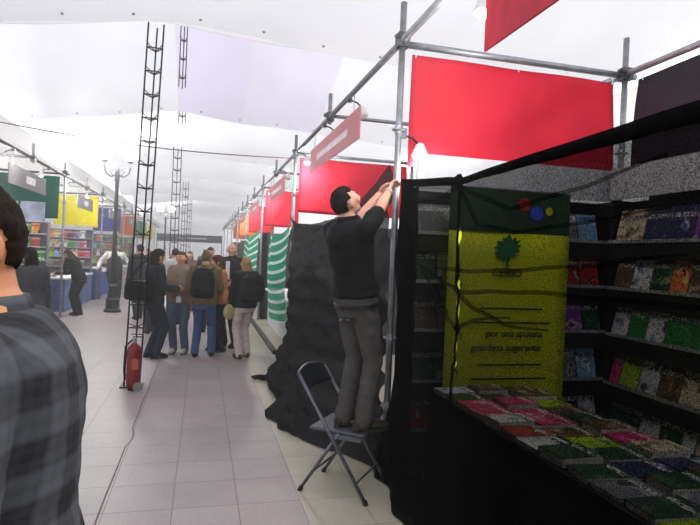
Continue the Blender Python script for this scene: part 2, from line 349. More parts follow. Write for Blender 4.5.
def street_lamp(x, y, label):
    r = empty('street_lamp', (x, y, 0), 0, label, 'lamp', 'cast iron street lamps')
    MB().lathe([(.2, .004), (.2, .06), (.16, .09), (.15, .28), (.17, .3), (.13, .36), (.1, .6), (.12, .64), (.07, .7)], n=12).build('base', mat('cast_iron', (40, 42, 46), .5, .2), r)
    MB().lathe([(.07, .7), (.06, 1.4), (.075, 1.42), (.055, 1.5), (.045, 3.2), (.06, 3.24), (.05, 3.5), (.02, 3.62)], n=12).build('post', MATS['cast_iron'], r, True)
    mb = MB()
    for s in (-1, 1):
        mb.tube([(0, 0, 3.4), (s * .14, 0, 3.34), (s * .26, 0, 3.42), (s * .3, 0, 3.6), (s * .3, 0, 3.72)], .02, 8)
        mb.tube([(s * .1, 0, 3.36), (s * .16, 0, 3.48), (s * .08, 0, 3.52)], .01, 6)
    mb.build('crossarm', MATS['cast_iron'], r, True)
    for s in (-1, 1):
        MB().ball((s * .3, 0, 3.92), .2, nu=20, nv=14).build('globe', globeglow, r, True).visible_shadow = True; globe_light(r, s)
        MB().lathe([(.06, 3.7), (.09, 3.73), (.07, 3.76)], (s * .3, 0, 0), 10).build('collar', MATS['cast_iron'], r)
def globe_light(r, s):
    ld = bpy.data.lights.new('globe_light', 'POINT'); ld.energy = 130; ld.shadow_soft_size = .2; ld.color = (1, .99, .95)
    lo = bpy.data.objects.new('globe_light', ld); S.collection.objects.link(lo); lo.parent = r; lo.location = (s * .3, -.24, 3.86)
street_lamp(-2.1, 15, 'near black street lamp post with two white globes by the left stalls')
street_lamp(-2.1, 34, 'distant black street lamp post with two white globes far down the aisle')
# ------------------------------------------------------------ lattice masts
def mast(x, y, z0, z1, label, rz=0, side=.17, cord=.0095):
    r = empty('lattice_mast', (x, y, z0), rz, label, 'mast', 'lattice masts')
    P = [Vector((-side / 2, -side * .29, 0)), Vector((side / 2, -side * .29, 0)), Vector((0, side * .58, 0))]; H = z1 - z0
    for p in P: MB().cyl(p + Vector((0, 0, .0)), p + Vector((0, 0, H)), cord, n=8).build('leg', blackm, r, True)
    z = .14; proto = None
    while z < H - .05:
        if proto is None:
            mb = MB()
            for i in range(3): mb.cyl(P[i], P[(i + 1) % 3], cord * .75, n=6)
            mb.cyl(P[2], P[0] + Vector((0, 0, .05)), cord * .6, n=6); mb.cyl(P[2], P[1] + Vector((0, 0, .05)), cord * .6, n=6)
            proto = mb.build('rung', blackm, r)
        else: proto = copy_tree(proto, r)
        proto.location = (0, 0, z); z += .27
    if z0 < .1: MB().box((0, 0, .006), (side + .08, side + .08, .012)).build('base_plate', blackm, r)
m0 = mast(-.70, 6.98, 0, 4.2, 'nearest black triangular lattice mast, with the red extinguisher at its foot')
for o in [q for q in bpy.data.objects if q.name.startswith('lattice_mast')]: o.rotation_euler = (0, radians(1.6), 0); o.location.x = -.73
mast(-.62, 13.3, 0, 3.9, 'second black lattice mast, behind the group of people')
mast(-.62, 19.8, 0, 3.9, 'third black lattice mast down the aisle'); mast(-.62, 26.3, 0, 3.9, 'farthest black lattice mast down the aisle')
mast(-.375, 8.6, 3.95, 4.95, 'short lattice mast section hanging under the lilac tent roof', side=.09, cord=.007)
mast(-.52, 12.6, 4.3, 5.1, 'small lattice mast section hanging beyond the lilac tent roof', side=.14)
r = empty('fire_extinguisher', (-.70, 6.78, 0), 0, 'red fire extinguisher standing at the foot of the lattice mast', 'fire extinguisher')
rm = mat('extinguisher_red', (118, 22, 24), .35, 0, .1)
MB().lathe([(.05, .03), (.072, .04), (.078, .08), (.078, .44), (.065, .49), (.03, .52), (.022, .54)], n=20).build('cylinder', rm, r, True)
MB().lathe([(.024, .535), (.024, .58), (.014, .6)], n=12).build('valve', steel, r)
mb = MB(); mb.box((.04, 0, .6), (.12, .02, .012)); mb.box((.03, 0, .63), (.13, .02, .01)); mb.build('handle', blackm, r)
MB().tube([(-.02, 0, .57), (-.09, -.02, .5), (-.1, -.02, .25), (-.085, -.03, .12)], .012, 8).build('hose', blackp, r, True)
MB().box((.02, -.077, .3), (.07, .004, .12)).build('instruction_label', mat('faded_red_label', (170, 80, 70), .5), r)
mb = MB(); mb.lathe([(.02, .0), (.045, .004), (.045, .03), (.02, .034)], (.0, 0, 0), 14); 
mb2 = MB(); mb2.cyl((.055, -.09, .05), (.055, -.06, .05), .048, n=16); mb2.build('wheel', mat('grey_rubber', (120, 118, 116), .6), r)
MB().cyl((0, 0, 0), (0, 0, .03), .06).build('foot_ring', blackm, r)
# ------------------------------------------------------------ book racks
rack_black = mat('rack_black_board', (14, 14, 15), .5); rack_white = mat('rack_white_board', (214, 214, 218), .5); alu = mat('aluminium_edge', (190, 192, 198), .35, .5)
def rack(name, loc, rz, w, levels, label, board, header=None, depth=.2, H=2.12, divs=(), val=True):
    r = empty(name, loc, rz, label, 'book rack')
    MB().box((0, .02, H / 2), (w, .02, H)).build('back_panel', board, r)
    for s in (-1, 1): MB().box((s * (w / 2 + .01), -depth / 2 + .03, H / 2), (.02, depth, H)).build('side_panel', board, r)
    for z in levels:
        sh = MB().box((0, -depth / 2 + .01, z - .01), (w, depth - .02, .018)).build('shelf', board, r)
        MB().box((0, -depth + .014, z), (w, .008, .024)).build('edge_strip', alu, sh)
    for i, z in enumerate(levels[:-1] if val else []): MB().box((0, -depth + .03, z - .075), (w, .006, .12)).build('valance_board', board, r)
    if header: MB().box((0, -depth + .03, H + header / 2), (w + .04, .02, header)).build('header_board', rack_white, r)
    for x in divs: MB().box((x, -.03, H / 2), (.012, .06, H)).build('divider', alu, r)
    return r
def cover_mat(nm, c1, c2, c3):
    m = bpy.data.materials.new('cover_' + nm.replace(' ', '_')); m.use_nodes = True; n = m.node_tree.nodes; l = m.node_tree.links; p = n['Principled BSDF']
    t = n.new('ShaderNodeTexCoord'); oi = n.new('ShaderNodeObjectInfo'); z = n.new('ShaderNodeTexNoise'); z.noise_dimensions = '4D'; z.inputs['Scale'].default_value = 11; z.inputs['Detail'].default_value = 2
    mu = n.new('ShaderNodeMath'); mu.operation = 'MULTIPLY'; mu.inputs[1].default_value = 50
    l.new(oi.outputs['Random'], mu.inputs[0]); l.new(mu.outputs[0], z.inputs['W']); l.new(t.outputs['Object'], z.inputs['Vector'])
    r = n.new('ShaderNodeValToRGB'); r.color_ramp.interpolation = 'CONSTANT'; e = r.color_ramp.elements
    e[0].color = (*lin(c1), 1); e[1].position = .56; e[1].color = (*lin(c2), 1); q = e.new(.64); q.color = (*lin(c3), 1)
    l.new(z.outputs['Fac'], r.inputs[0])
    # title band near the top edge, with letter-like marks
    sp = n.new('ShaderNodeSeparateXYZ'); l.new(t.outputs['Object'], sp.inputs[0])
    a = n.new('ShaderNodeMath'); a.operation = 'COMPARE'; a.inputs[1].default_value = .175; a.inputs[2].default_value = .016; l.new(sp.outputs[2], a.inputs[0])
    w = n.new('ShaderNodeTexNoise'); w.noise_dimensions = '4D'; w.inputs['Scale'].default_value = 70; l.new(t.outputs['Object'], w.inputs['Vector']); l.new(mu.outputs[0], w.inputs['W'])
    g = n.new('ShaderNodeMath'); g.operation = 'GREATER_THAN'; g.inputs[1].default_value = .5; l.new(w.outputs['Fac'], g.inputs[0])
    mm = n.new('ShaderNodeMath'); mm.operation = 'MULTIPLY'; l.new(a.outputs[0], mm.inputs[0]); l.new(g.outputs[0], mm.inputs[1])
    mc = n.new('ShaderNodeMix'); mc.data_type = 'RGBA'; l.new(mm.outputs[0], mc.inputs[0]); l.new(r.outputs[0], mc.inputs[6])
    mc.inputs[7].default_value = (*lin((235, 235, 230) if sum(c1) < 380 else (40, 40, 60)), 1); l.new(mc.outputs[2], p.inputs['Base Color'])
    p.inputs['Roughness'].default_value = .35; return m
COV = {'white': ((226, 226, 228), (150, 170, 190), (90, 60, 70)), 'green': ((40, 130, 64), (90, 170, 80), (220, 230, 220)), 'magenta': ((206, 38, 110), (230, 90, 150), (240, 220, 230)),
       'lime green': ((176, 206, 20), (130, 180, 20), (220, 230, 120)), 'navy blue': ((36, 44, 84), (80, 100, 160), (200, 200, 210)), 'brown': ((94, 74, 56), (140, 110, 80), (190, 170, 140)),
       'red': ((178, 40, 48), (120, 20, 30), (230, 210, 200)), 'cream': ((220, 208, 176), (150, 120, 80), (90, 90, 60)), 'grey': ((120, 122, 126), (170, 172, 176), (60, 60, 64)),
       'dark green': ((24, 64, 44), (60, 100, 70), (160, 150, 120)), 'light blue': ((130, 176, 214), (220, 230, 240), (40, 80, 140)), 'orange': ((232, 120, 60), (240, 190, 120), (120, 40, 20)), 'purple': ((130, 70, 150), (200, 160, 210), (60, 30, 80))}
paper = mat('page_paper', (226, 220, 204), .8, var=.05, scale=60)
PROTO = {}
def book_proto(c, w, h, t):
    k = (c, w, h, t)
    if k in PROTO: return copy_tree(PROTO[k])
    m = MATS.get('cv' + c) or cover_mat(c, *COV[c]); MATS['cv' + c] = m
    r = empty('book', (0, 0, 0)); mb = MB(); b = .003
    mb.box((0, b / 2, h / 2), (w, b, h)); mb.box((0, t - b / 2, h / 2), (w, b, h)); mb.box((-w / 2 + b / 2, t / 2, h / 2), (b, t, h)); mb.build('cover', m, r)
    MB().box((.001, t / 2, h / 2), (w - .008, t - 2 * b, h - .008)).build('page_block', paper, r)
    PROTO[k] = r; return r
def flat_book(c, w, h, t):
    k = ('f', c, w, h, t)
    if k in PROTO: return copy_tree(PROTO[k])
    m = MATS.get('cv' + c) or cover_mat(c, *COV[c]); MATS['cv' + c] = m
    PROTO[k] = MB().box((0, t / 2, h / 2), (w, t, h)).build('book', m); return PROTO[k]
CN = list(COV)
def fill_rack(r, w, levels, rackname, group, colors, seed, small=False, n=None, depth=.2, skip=(), far='left'):
    rr = random.Random(seed); M = Matrix.Translation(r.location) @ Matrix.Rotation(r.rotation_euler.z, 4, 'Z')
    for li, z in enumerate(levels):
        x = -w / 2 + .02; k = 0; row = colors[li] if isinstance(colors, dict) and li in colors else None
        while True:
            bw = rr.choice((.15, .16, .17)) if row is None or k >= len(row) else row[k][1]
            if x + bw > w / 2 - .01 or k > 15: break
            h = rr.choice((.21, .23, .24)); c = row[k][0] if row and k < len(row) else rr.choice(CN)
            t = rr.choice((.015, .022)); b = (flat_book if small else book_proto)(c, bw, h, t)
            b.matrix_world = M @ Matrix.Translation((x + bw / 2, -depth + .05, z + .007)) @ Matrix.Rotation(radians(-13), 4, 'X')
            tag(b, '%s book, %s shelf down of the %s, %s from left' % (c, ORD[li], rackname, ORD[k]), 'book', group)
            x += bw + .012; k += 1
LV = [1.80, 1.45, 1.10, .73, .38]
rk = rack('book_rack', (2.29, 3.97, 0), 0, 1.62, LV, 'black book rack with a pale header across the back of the netted stall', rack_black, .24, divs=(-.42, .1))
fill_rack(rk, 1.62, LV, 'back rack', 'books on the back rack', {0: [('grey', .28), ('navy blue', .16)], 3: [('dark green', .17), ('green', .17)], 2: [('brown', .17), ('grey', .17)], 1: [('dark green', .15), ('grey', .16)]}, 3)
rk = rack('book_rack', (3.2, 2.02, 0), radians(-90), 3.36, LV, 'long black book rack along the right wall of the netted stall', rack_black, .24)
fill_rack(rk, 3.36, LV, 'right wall rack', 'books on the right wall rack',
          {0: [('cream', .27), ('navy blue', .2), ('navy blue', .2), ('purple', .16)], 1: [('brown', .17), ('white', .17), ('dark green', .16), ('orange', .14)],
           2: [('white', .16), ('green', .16), ('white', .16), ('green', .2), ('green', .16)], 3: [('magenta', .1), ('lime green', .17), ('white', .17), ('brown', .17), ('cream', .16)],
           4: [('dark green', .17), ('dark green', .12), ('white', .17), ('dark green', .17), ('white', .1)]}, 5)
# partition behind the near stall
tag(MB().box((2.3, 4.06, 1.05), (1.7, .03, 2.1)).build('partition_board', rack_black), 'black partition board behind the back book rack', 'partition')
tag(MB().box((3.28, 1.9, 1.15), (.03, 3.4, 2.3)).build('partition_board', rack_black), 'black partition board behind the right wall book rack', 'partition')
# ------------------------------------------------------------ yellow banner
r = empty('stand_up_banner', (2.12, 3.62, 0), 0, 'tall yellow banner with a green tree emblem standing behind the net', 'banner')
yb = mat('yellow_banner_print', (206, 214, 8), .6, var=.05); dg = mat('banner_dark_green', (38, 66, 40), .6, var=.4, scale=9)
MB().grid(lambda u, v: (-.475 + .95 * u, .008 * sin(u * 5), .12 + 1.70 * v), 10, 10).build('cloth', yb, r, True, solid=.002)
MB().box((0, 0, 1.975), (.95, .006, .31)).build('top_panel', dg, r)
mb = MB(); mb.cyl((-.48, 0, 2.13), (.48, 0, 2.13), .012); mb.build('top_rail', alu, r)
MB().box((0, 0, .05), (.98, .14, .1)).build('base', alu, r)
MB().cyl((0, .05, .1), (0, .03, 2.13), .012).build('support_pole', alu, r)
for (c, x, z, q) in (((40, 90, 220), .2, 1.97, .055), ((220, 200, 40), .3, 1.99, .03), ((190, 40, 50), .1, 2.03, .05)):
    mb = MB(); mb.cyl((x, -.004, z), (x, -.009, z), q, n=9); mb.build('emblem', mat('emblem_%d' % c[0], c, .5), r)
tg = mat('emblem_tree_green', (30, 112, 60), .6)
em = MB(); em.cyl((-.02, -.010, 1.58), (-.02, -.010, 1.66), .0); rr = random.Random(4)
N = 26; cx, cz = -.02, 1.71; mb = MB()
P = [(cx + (.078 + .03 * (k % 2) + rr.uniform(-.012, .012)) * cos(2 * pi * k / N) + .02 * sin(2 * pi * k / N), cz + (.07 + .026 * (k % 2) + rr.uniform(-.012, .012)) * sin(2 * pi * k / N)) for k in range(N)]
mb.add([(x, -.013, z) for x, z in P] + [(x, -.010, z) for x, z in P], [tuple(range(N))[::-1], tuple(range(N, 2 * N))] + [(k, (k + 1) % N, N + (k + 1) % N, N + k) for k in range(N)])
mb.box((cx, -.0115, 1.615), (.016, .003, .08)); mb.build('tree_emblem', tg, r)
tm = mat('banner_lettering', (40, 60, 24), .6); RM = Matrix.Rotation(radians(90), 4, 'X')
for txt, z, sz, x in (('CEIBO', 1.51, .085, -.02), ('por una apuesta', 1.08, .07, .06), ('grandeza sugerente', .98, .07, .0)):
    text_mesh(txt, sz, tm, r, Matrix.Translation((x, -.013, z)) @ RM)
for z, w in ((1.28, .5), (1.18, .62), (.88, .5), (.78, .6)): MB().box((.03, -.0125, z), (w, .001, .012)).build('print_line', tm, r)
# ------------------------------------------------------------ display table
r = empty('display_table', (1.86, 1.85, 0), 0, 'long table under a black skirt just inside the black net', 'table')
MB().box((0, 0, .735), (.78, 3.1, .03)).build('tabletop', rack_black, r, bevel=.005)
for sx in (-1, 1):
    for sy in (-1, 1): MB().cyl((sx * .34, sy * 1.45, 0), (sx * .34, sy * 1.45, .72), .018).build('leg', dsteel, r)
skirt = mat('black_skirt_cloth', (8, 8, 9), .95, spec=0)
mb = MB()
mb.grid(lambda u, v: (-.40 - .012 * v * (1 + sin(u * 130)), -1.56 + 3.12 * u, .752 - .74 * v), 200, 3)
mb.grid(lambda u, v: (-.40 + .8 * u, 1.565 + .012 * v * (1 + sin(u * 40)), .752 - .74 * v), 60, 3)
o = mb.build('table_skirt', skirt, None, True, solid=.003); o.location = (1.86, 1.85, 0); tag(o, 'black cloth skirt hanging round the book table', 'tablecloth')
tr = random.Random(12); TC = ['brown', 'dark green', 'red', 'white', 'grey', 'magenta', 'lime green', 'cream', 'brown', 'navy blue', 'dark green', 'white']
for col in range(3):
    y = 3.30; k = 0
    while y > .5 and k < 16:
        c = {(0, 3): 'magenta', (1, 3): 'magenta', (2, 2): 'lime green', (2, 6): 'magenta', (0, 9): 'grey', (0, 12): 'light blue', (1, 0): 'brown', (0, 0): 'white'}.get((col, k)) or tr.choice(TC)
        t = tr.choice((.02, .03, .045)); w = tr.choice((.145, .155, .165)); b = book_proto(c, w, .215, t)
        b.location = (1.48 + .235 * col, y, .753 + t); b.rotation_euler = (-pi / 2, 0, -pi / 2 + tr.uniform(-.1, .1))
        tag(b, '%s book lying on the netted table, %s row inward, %s from its far end' % (c, ORD[col], ORD[k]), 'book', 'books lying on the netted table')
        y -= w + .013; k += 1
# ------------------------------------------------------------ the black net of the near stall
def interp(T, a):
    for (a0, b0), (a1, b1) in zip(T, T[1:]):
        if a <= a1: return b0 + (b1 - b0) * max(0, (a - a0) / (a1 - a0))
    return T[-1][1]
SLIT = [(.98, 1.17), (1.27, 1.41), (1.44, 1.50), (1.70, 1.80)]; PIN = [1.22, 1.43, 1.55, 1.02]
def seam(z):
    for a, b in SLIT:
        if a < z < b: return .02 * sin(pi * (z - a) / (b - a))
    return -.004
TOPL = [(0, 2.17), (.3, 2.13), (.55, 2.10), (1, 2.045)]
def netx(y, z):
    d = 0
    for pz in PIN:
        q = math.hypot(y - 2.93, z - pz); a = math.atan2(z - pz, y - 2.93); d += .009 * sin(a * 7 + pz * 9) * math.exp(-q / .5)
    low = max(0, .9 - z)
    return 1.40 + d + .012 * noise.noise(Vector((y * 3, z * 1.3, 1))) - .14 * low ** 1.6 + .03 * low * sin(y * 14 + z * 2)
def sheetL(u, v):
    zt = interp(TOPL, u); z = zt * (1 - v) + .012; y = 3.92 - u * (3.92 - 2.93); e = u ** 3
    y = y * (1 - e) + e * (2.93 + seam(z)); y += -.02 * sin(v * 20) * (1 - u)
    return (netx(y, z), y, z)
def sheetR(u, v):
    zt = 2.045 + .05 * u ** .6; z = zt * (1 - v) + .012; y = 2.93 - u * 2.5; e = (1 - u) ** 12
    y = y * (1 - e) + e * (2.93 - seam(z))
    return (netx(y, z) - .0, y, z)
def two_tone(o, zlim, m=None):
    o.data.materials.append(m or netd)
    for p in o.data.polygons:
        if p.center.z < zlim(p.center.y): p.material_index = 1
for fn, nu, lab in ((sheetL, 40, 'black shade net sheet tied between the scaffold pole and the pinned seam'), (sheetR, 110, 'wide black shade net sheet hanging in front of the book table, right of the seam')):
    r = empty('shade_net', (0, 0, 0), 0, lab, 'net')
    o = MB().grid(fn, nu, 110).build('net', netb, r, True); two_tone(o, lambda y: .72 if y < 3.35 else .8 - .1 * (y - 3.35))
    # hem: doubled top edge
    hm = MB(); K = 40; top = [Vector(fn(i / K, 0)) for i in range(K + 1)]
    vs = []; fs = []
    wd = (lambda a: .03 + .05 * a) if fn is sheetR else (lambda a: .045)
    for i, p in enumerate(top): vs += [p + Vector((-.012, 0, .006)), p + Vector((-.014 + .006 * sin(i), 0, -wd(i / K)))]
    fs = [(2 * i, 2 * i + 1, 2 * i + 3, 2 * i + 2) for i in range(K)]; hm.add(vs, fs); hm.build('hem', netd, r, True, solid=.004)
    if fn is sheetR:
        lines = [((2.93, 1.43), (2.2, 1.48), (1.3, 1.50), (.8, 1.52)), ((2.93, 1.55), (2.5, 1.56), (1.9, 1.60), (1.3, 1.66)), ((2.93, 1.43), (2.7, 1.36), (2.4, 1.31), (2.0, 1.33)),
                 ((2.93, 2.02), (2.4, 1.86), (1.9, 1.90), (1.4, 1.97)), ((2.93, 1.22), (2.7, 1.3), (2.3, 1.36)), ((2.93, 2.0), (2.7, 1.80), (2.35, 1.75), (2.0, 1.76), (1.36, 1.8))]
    else: lines = [((2.93, 1.43), (3.2, 1.50), (3.6, 1.58)), ((2.93, 1.22), (3.2, 1.38), (3.6, 1.6)), ((2.93, 1.55), (3.3, 1.56)), ((2.93, 2.02), (3.3, 1.98), (3.85, 2.0))]
    for li in lines:
        L = []
        for (a, b) in zip(li, li[1:]):
            for k in range(8): y = a[0] + (b[0] - a[0]) * k / 8; z = a[1] + (b[1] - a[1]) * k / 8; L.append((netx(y, z) - .008, y, z + .003 * sin(y * 13)))
        n = len(L); MB().tube(L, [.003 + .011 * (1 - i / n) ** .6 for i in range(n)], 6).build('crease', creasem, r, True)
mb = MB(); rr = random.Random(9)
for i in range(7):
    a = radians(-70 + i * 23); mb.tube([(1.385, 2.93, 2.03), (1.37, 2.93 + .04 * sin(a), 2.03 + .05 * cos(a)), (1.36, 2.93 + .06 * sin(a), 2.02 + .03 * cos(a))], [.014, .02, .006], 6)
mb.tube([(netx(2.93, z) - .01, 2.93 + .006 * sin(z * 30), z) for z in [2.03 - i * .03 for i in range(44)]], .007, 6)
tag(mb.build('net_knot', netd, None, True), 'gathered knot and twisted cord pinning the black net sheets together', 'knot')
mb = MB()
mb.grid(lambda u, v: (1.385 - .02 * sin(v * 9) - .03 * noise.noise(Vector((u * 4, v * 5, 2))), 3.9 - .26 * u - .05 * v * sin(u * 8), 2.14 * (1 - v) + .01), 12, 60)
o = mb.build('net_fold', netd, None, True, solid=.006); tag(o, 'folded strip of doubled black net hanging beside the main scaffold pole', 'net')
netd2 = net_mat('black_net_second_dense', (36, 36, 38), .98, grain=.03)
def heap(name, c, rx, ry, h, label, seed, m=None):
    def fn(u, v):
        a = 2 * pi * u; q = sin(v * pi / 2); n1 = noise.noise(Vector((cos(a) * 2 + seed, sin(a) * 2, v * 2))); n2 = noise.noise(Vector((cos(a) * 6 * q, sin(a) * 6 * q, seed)))
        k = q * (1 + .22 * n1); return (c[0] + rx * k * cos(a), c[1] + ry * k * sin(a), max(.006, h * (cos(v * pi / 2) ** .7) * (1 + .5 * n2) + .01))
    return tag(MB().grid(fn, 60, 24).build(name, m or netd2, None, True), label, 'net')
heap('net_heap', (1.36, 3.25, 0), .14, .34, .2, 'bunched foot of black net on the cream tiles right of the scaffold pole', 4, netd)
# ------------------------------------------------------------ net of the next stall, bulging into the aisle
TOP2 = [(3.98, 2.28), (4.3, 2.22), (4.8, 2.1), (5.6, 2.0), (7, 1.98), (8.2, 2.05), (8.8, 2.2)]
def bulge(y, z):
    b = .22 * math.exp(-((y - 7.0) / 1.0) ** 2) * min(1, max(0, (1.75 - z) / .9)) + .16 * math.exp(-((y - 5.3) / .8) ** 2) * max(0, (1.4 - z))
    low = max(0, .6 - z) / .6
    return b + .26 * low ** 1.3 * math.exp(-((y - 6.7) / 1.3) ** 4) + .24 * low ** 2.2 * math.exp(-((y - 5.2) / .75) ** 4) + .05 * low
def fn2(u, v):
    y = 8.8 - 4.85 * u; zt = interp(TOP2, y); z = zt * (1 - v) + .012
    w = .03 * noise.noise(Vector((y * 1.2, z * 3 + y * .8, 0))) + .022 * sin(z * 26 + y * 2 + 3 * noise.noise(Vector((y, z, 5)))) * (1 if z < 1.5 else .3) + .05 * noise.noise(Vector((y * 1.5, z * 6 - y, 8))) + .03 * noise.noise(Vector((y * 5, z * 12, 3)))
    return (1.33 - bulge(y, z) + w, y, z)
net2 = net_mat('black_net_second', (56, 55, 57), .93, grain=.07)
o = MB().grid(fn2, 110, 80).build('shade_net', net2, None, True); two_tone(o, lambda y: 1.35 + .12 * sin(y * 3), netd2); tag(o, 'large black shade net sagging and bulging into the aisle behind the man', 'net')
heap('net_heap', (1.0, 5.25, 0), .26, .42, .17, 'low heap of black net on the tiles left of the folding chair', 2)
heap('net_heap', (1.03, 6.6, 0), .2, .7, .26, 'mound of black net on the tiles at the foot of the bulging net', 6)
pp = [(.82, 7.15, .03), (.75, 7.22, .035), (.70, 7.2, .03), (.665, 7.25, .03)]
tag(MB().tube(pp, [.045, .03, .03, .012], 8).build('net_tail', netd, None, True), 'twisted tail of black net lying on the tiles', 'net')
# striped nets
def striped(y0, y1, z1, z0, label, seed):
    def fn(u, v):
        y = y0 + (y1 - y0) * u; s = .18 * sin(pi * u) * (1 - .4 * v); z = z1 - (z1 - z0) * v - s
        return (1.30 + .05 * sin(u * 7 + seed) - .05 * sin(pi * v) + .02 * noise.noise(Vector((u * 4, v * 5, seed))), y, z)
    mb = MB().grid(fn, 40, 40)
    for u in (0, 1): q = Vector(fn(u, 0)); mb.tube([q, (RX, q.y, RZ - .02)], .004, 6)
    o = mb.build('striped_net', netg, None, True)
    at = o.data.attributes.new('drop', 'FLOAT', 'POINT'); at.data.foreach_set('value', [(i // 41) / 40 if i < 1681 else .9 for i in range(len(o.data.vertices))])
    tag(o, label, 'net')
striped(9.0, 11.6, 2.1, .48, 'green and white striped net hanging just beyond the black net', 1)
striped(14.0, 18.3, 2.2, .5, 'farther green and white striped net beyond the first one', 2)
for i, (y0, y1) in enumerate(((9, 13.6), (13.9, 18.5))):
    tag(MB().box((1.18, (y0 + y1) / 2, .03), (.07, y1 - y0, .06)).build('edging_strip', blackp), 'black edging strip on the floor below the %s green striped net' % ('nearer' if i == 0 else 'farther'), 'kerb')
    tag(MB().box((1.45, y0 - .1, 1.05), (.12, .03, 2.1)).build('stall_post', blackm), 'flat black post at the near end of the %s green striped net' % ('nearer' if i == 0 else 'farther'), 'post')
# white fronted counters and dark backs inside the farther right stalls
dk = mat('stall_back_board', (70, 66, 70), .7)
for i, y in enumerate(BAYS[2:7]):
    tag(MB().box((2.4, y + .12, 1.05), (1.8, .03, 2.1)).build('partition_board', dk), 'dark partition board between right stalls, %s beyond the black net' % ORD[i], 'partition')
for i, y in enumerate(BAYS[3:7]):
    r = empty('display_counter', (1.75, y - 2.3, 0), 0, 'pale display counter in the right stalls, %s beyond the black net' % ORD[i], 'counter')
    MB().box((0, 0, .78), (.6, 3.6, .04)).build('worktop', white_board, r); MB().box((.02, 0, .38), (.5, 3.5, .76)).build('body', rack_white, r)
# objects glimpsed between the man and the pole
r = empty('storage_crate', (1.62, 4.36, 0), radians(4), 'dark slate storage crate with a pale strip behind the scaffold pole foot', 'crate')
MB().box((0, 0, .14), (.62, .42, .28)).build('body', mat('slate_plastic', (52, 58, 68), .5), r, bevel=.01); MB().box((0, -.212, .2), (.5, .006, .03)).build('pale_strip', white_board, r)
MB().box((0, 0, .29), (.64, .44, .02)).build('lid', mat('slate_lid', (60, 66, 76), .5), r)
r = empty('cloth_bag', (1.245, 4.17, 1.04), radians(20), 'small purple cloth bag hanging between the man and the pole', 'bag')
mb = MB(); mb.rings([[Vector((a * cos(t), .035 * sin(t), z)) for t in [2 * pi * i / 14 for i in range(14)]] for a, z in ((.03, 0), (.05, .02), (.055, .12), (.045, .24), (.025, .3), (.035, .33))]); mb.build('pouch', mat('mauve_cloth', (150, 104, 158), .8), r, True)
mb = MB(); mb.tube([(-.02, 0, .31), (0, 0, .55), (.02, 0, .31)], .005, 6); mb.build('strap', MATS['mauve_cloth'], r)
# ------------------------------------------------------------ folding chair
ch = empty('folding_chair', (1.0105, 3.79, 0), radians(-36.9), 'grey metal folding chair the man in black stands on', 'chair')
chm = mat('chair_grey_steel', (96, 98, 104), .4, .6)
for s in (-1, 1):
    y = s * .205
    MB().tube([(.24, y, .012), (-.02, y, .43), (-.235, y, .76)] if False else [(.24, y, .012), (-.28, y, .80)], .0125, 10).build('leg', chm, ch, True)
    MB().tube([(-.24, y * .93, .012), (.03, y * .93, .43)], .0115, 10).build('leg', chm, ch, True)
    MB().cyl((.245, y, 0), (.232, y, .03), .017, n=10).build('foot_cap', blackp, ch)
    MB().cyl((-.245, y * .93, 0), (-.23, y * .93, .03), .016, n=10).build('foot_cap', blackp, ch)
    MB().box((.08, y * .96, .41), (.22, .006, .03)).build('hinge_bracket', chm, ch)
MB().cyl((.165, -.205, .125), (.165, .205, .125), .008).build('stretcher', chm, ch)
MB().cyl((-.155, -.19, .145), (-.155, .19, .145), .008).build('stretcher', chm, ch)
MB().box((.01, 0, .437), (.40, .39, .022)).build('seat', mat('chair_seat_grey', (70, 74, 84), .45, .2), ch, bevel=.008)
mb = MB(); mb.grid(lambda u, v: (-.205 - .085 * v - .03 * sin(pi * u) * 1.0, -.2 + .4 * u, .69 + .115 * v + .02 * v * sin(pi * u)), 12, 6); mb.build('backrest', mat('chair_back_dark', (34, 38, 46), .45, .2), ch, True, solid=.012)
mb = MB(); mb.tube([(-.28 - .03 * sin(pi * k / 12), -.205 + .41 * k / 12, .80 + .025 * sin(pi * k / 12)) for k in range(13)], .0125, 10); mb.build('top_rail', chm, ch, True)
# ------------------------------------------------------------ left stalls
lb = mat('left_rack_grey', (120, 120, 128), .5)
LL = [1.82, 1.54, 1.26, .98, .70, .42]
for i, (x0, x1, y, nm) in enumerate(((-5.3, -3.25, 13.6, 'teal'), (-4.4, -3.2, 18.4, 'yellow'), (-4.4, -3.15, 23.3, 'blue'), (-4.4, -3.15, 28.2, 'orange'))):
    w = x1 - x0; rk = rack('book_rack', ((x0 + x1) / 2, y, 0), 0, w, LL, 'pale book rack standing under the %s banner of the left stalls' % nm, lb, .12 if i else None, H=2.08, val=False)
    fill_rack(rk, w, LL[:5 if i == 0 else 4 if i < 3 else 3], '%s banner rack' % nm, 'books on the rack under the %s banner' % nm, None, 20 + i, small=True)
for i, y in enumerate(BAYS[3:7]):
    r = empty('display_counter', (-3.45, y - 2.2, 0), 0, 'pale display counter along the left stalls, %s from the near end' % ORD[i], 'counter')
    MB().box((0, 0, .8), (.7, 3.4, .04)).build('worktop', white_board, r); MB().box((0, 0, .39), (.62, 3.3, .78)).build('body', mat('counter_front_%d' % i, [(120, 100, 130), (96, 110, 160), (50, 70, 170), (190, 180, 170)][i], .6, 0, .5, 5), r)
    for k in range(10 if i < 2 else 0):
        c = rnd.choice(CN); b = flat_book(c, .16, .22, .02); b.location = (-3.60 + .24 * (k % 2), y - 3.75 + .46 * (k // 2), .842 + .02); b.rotation_euler = (-pi / 2, 0, pi / 2 + rnd.uniform(-.15, .15))
        tag(b, '%s book lying on the %s left counter, %s row, %s along' % (c, ORD[i], ['aisle', 'inner'][k % 2 == 0], ORD[k // 2]), 'book', 'books on the left counters')
r = empty('reception_desk', (-3.35, 18.95, 0), 0, 'dark blue desk with a pale top at the left stalls, under the blue banner', 'desk')
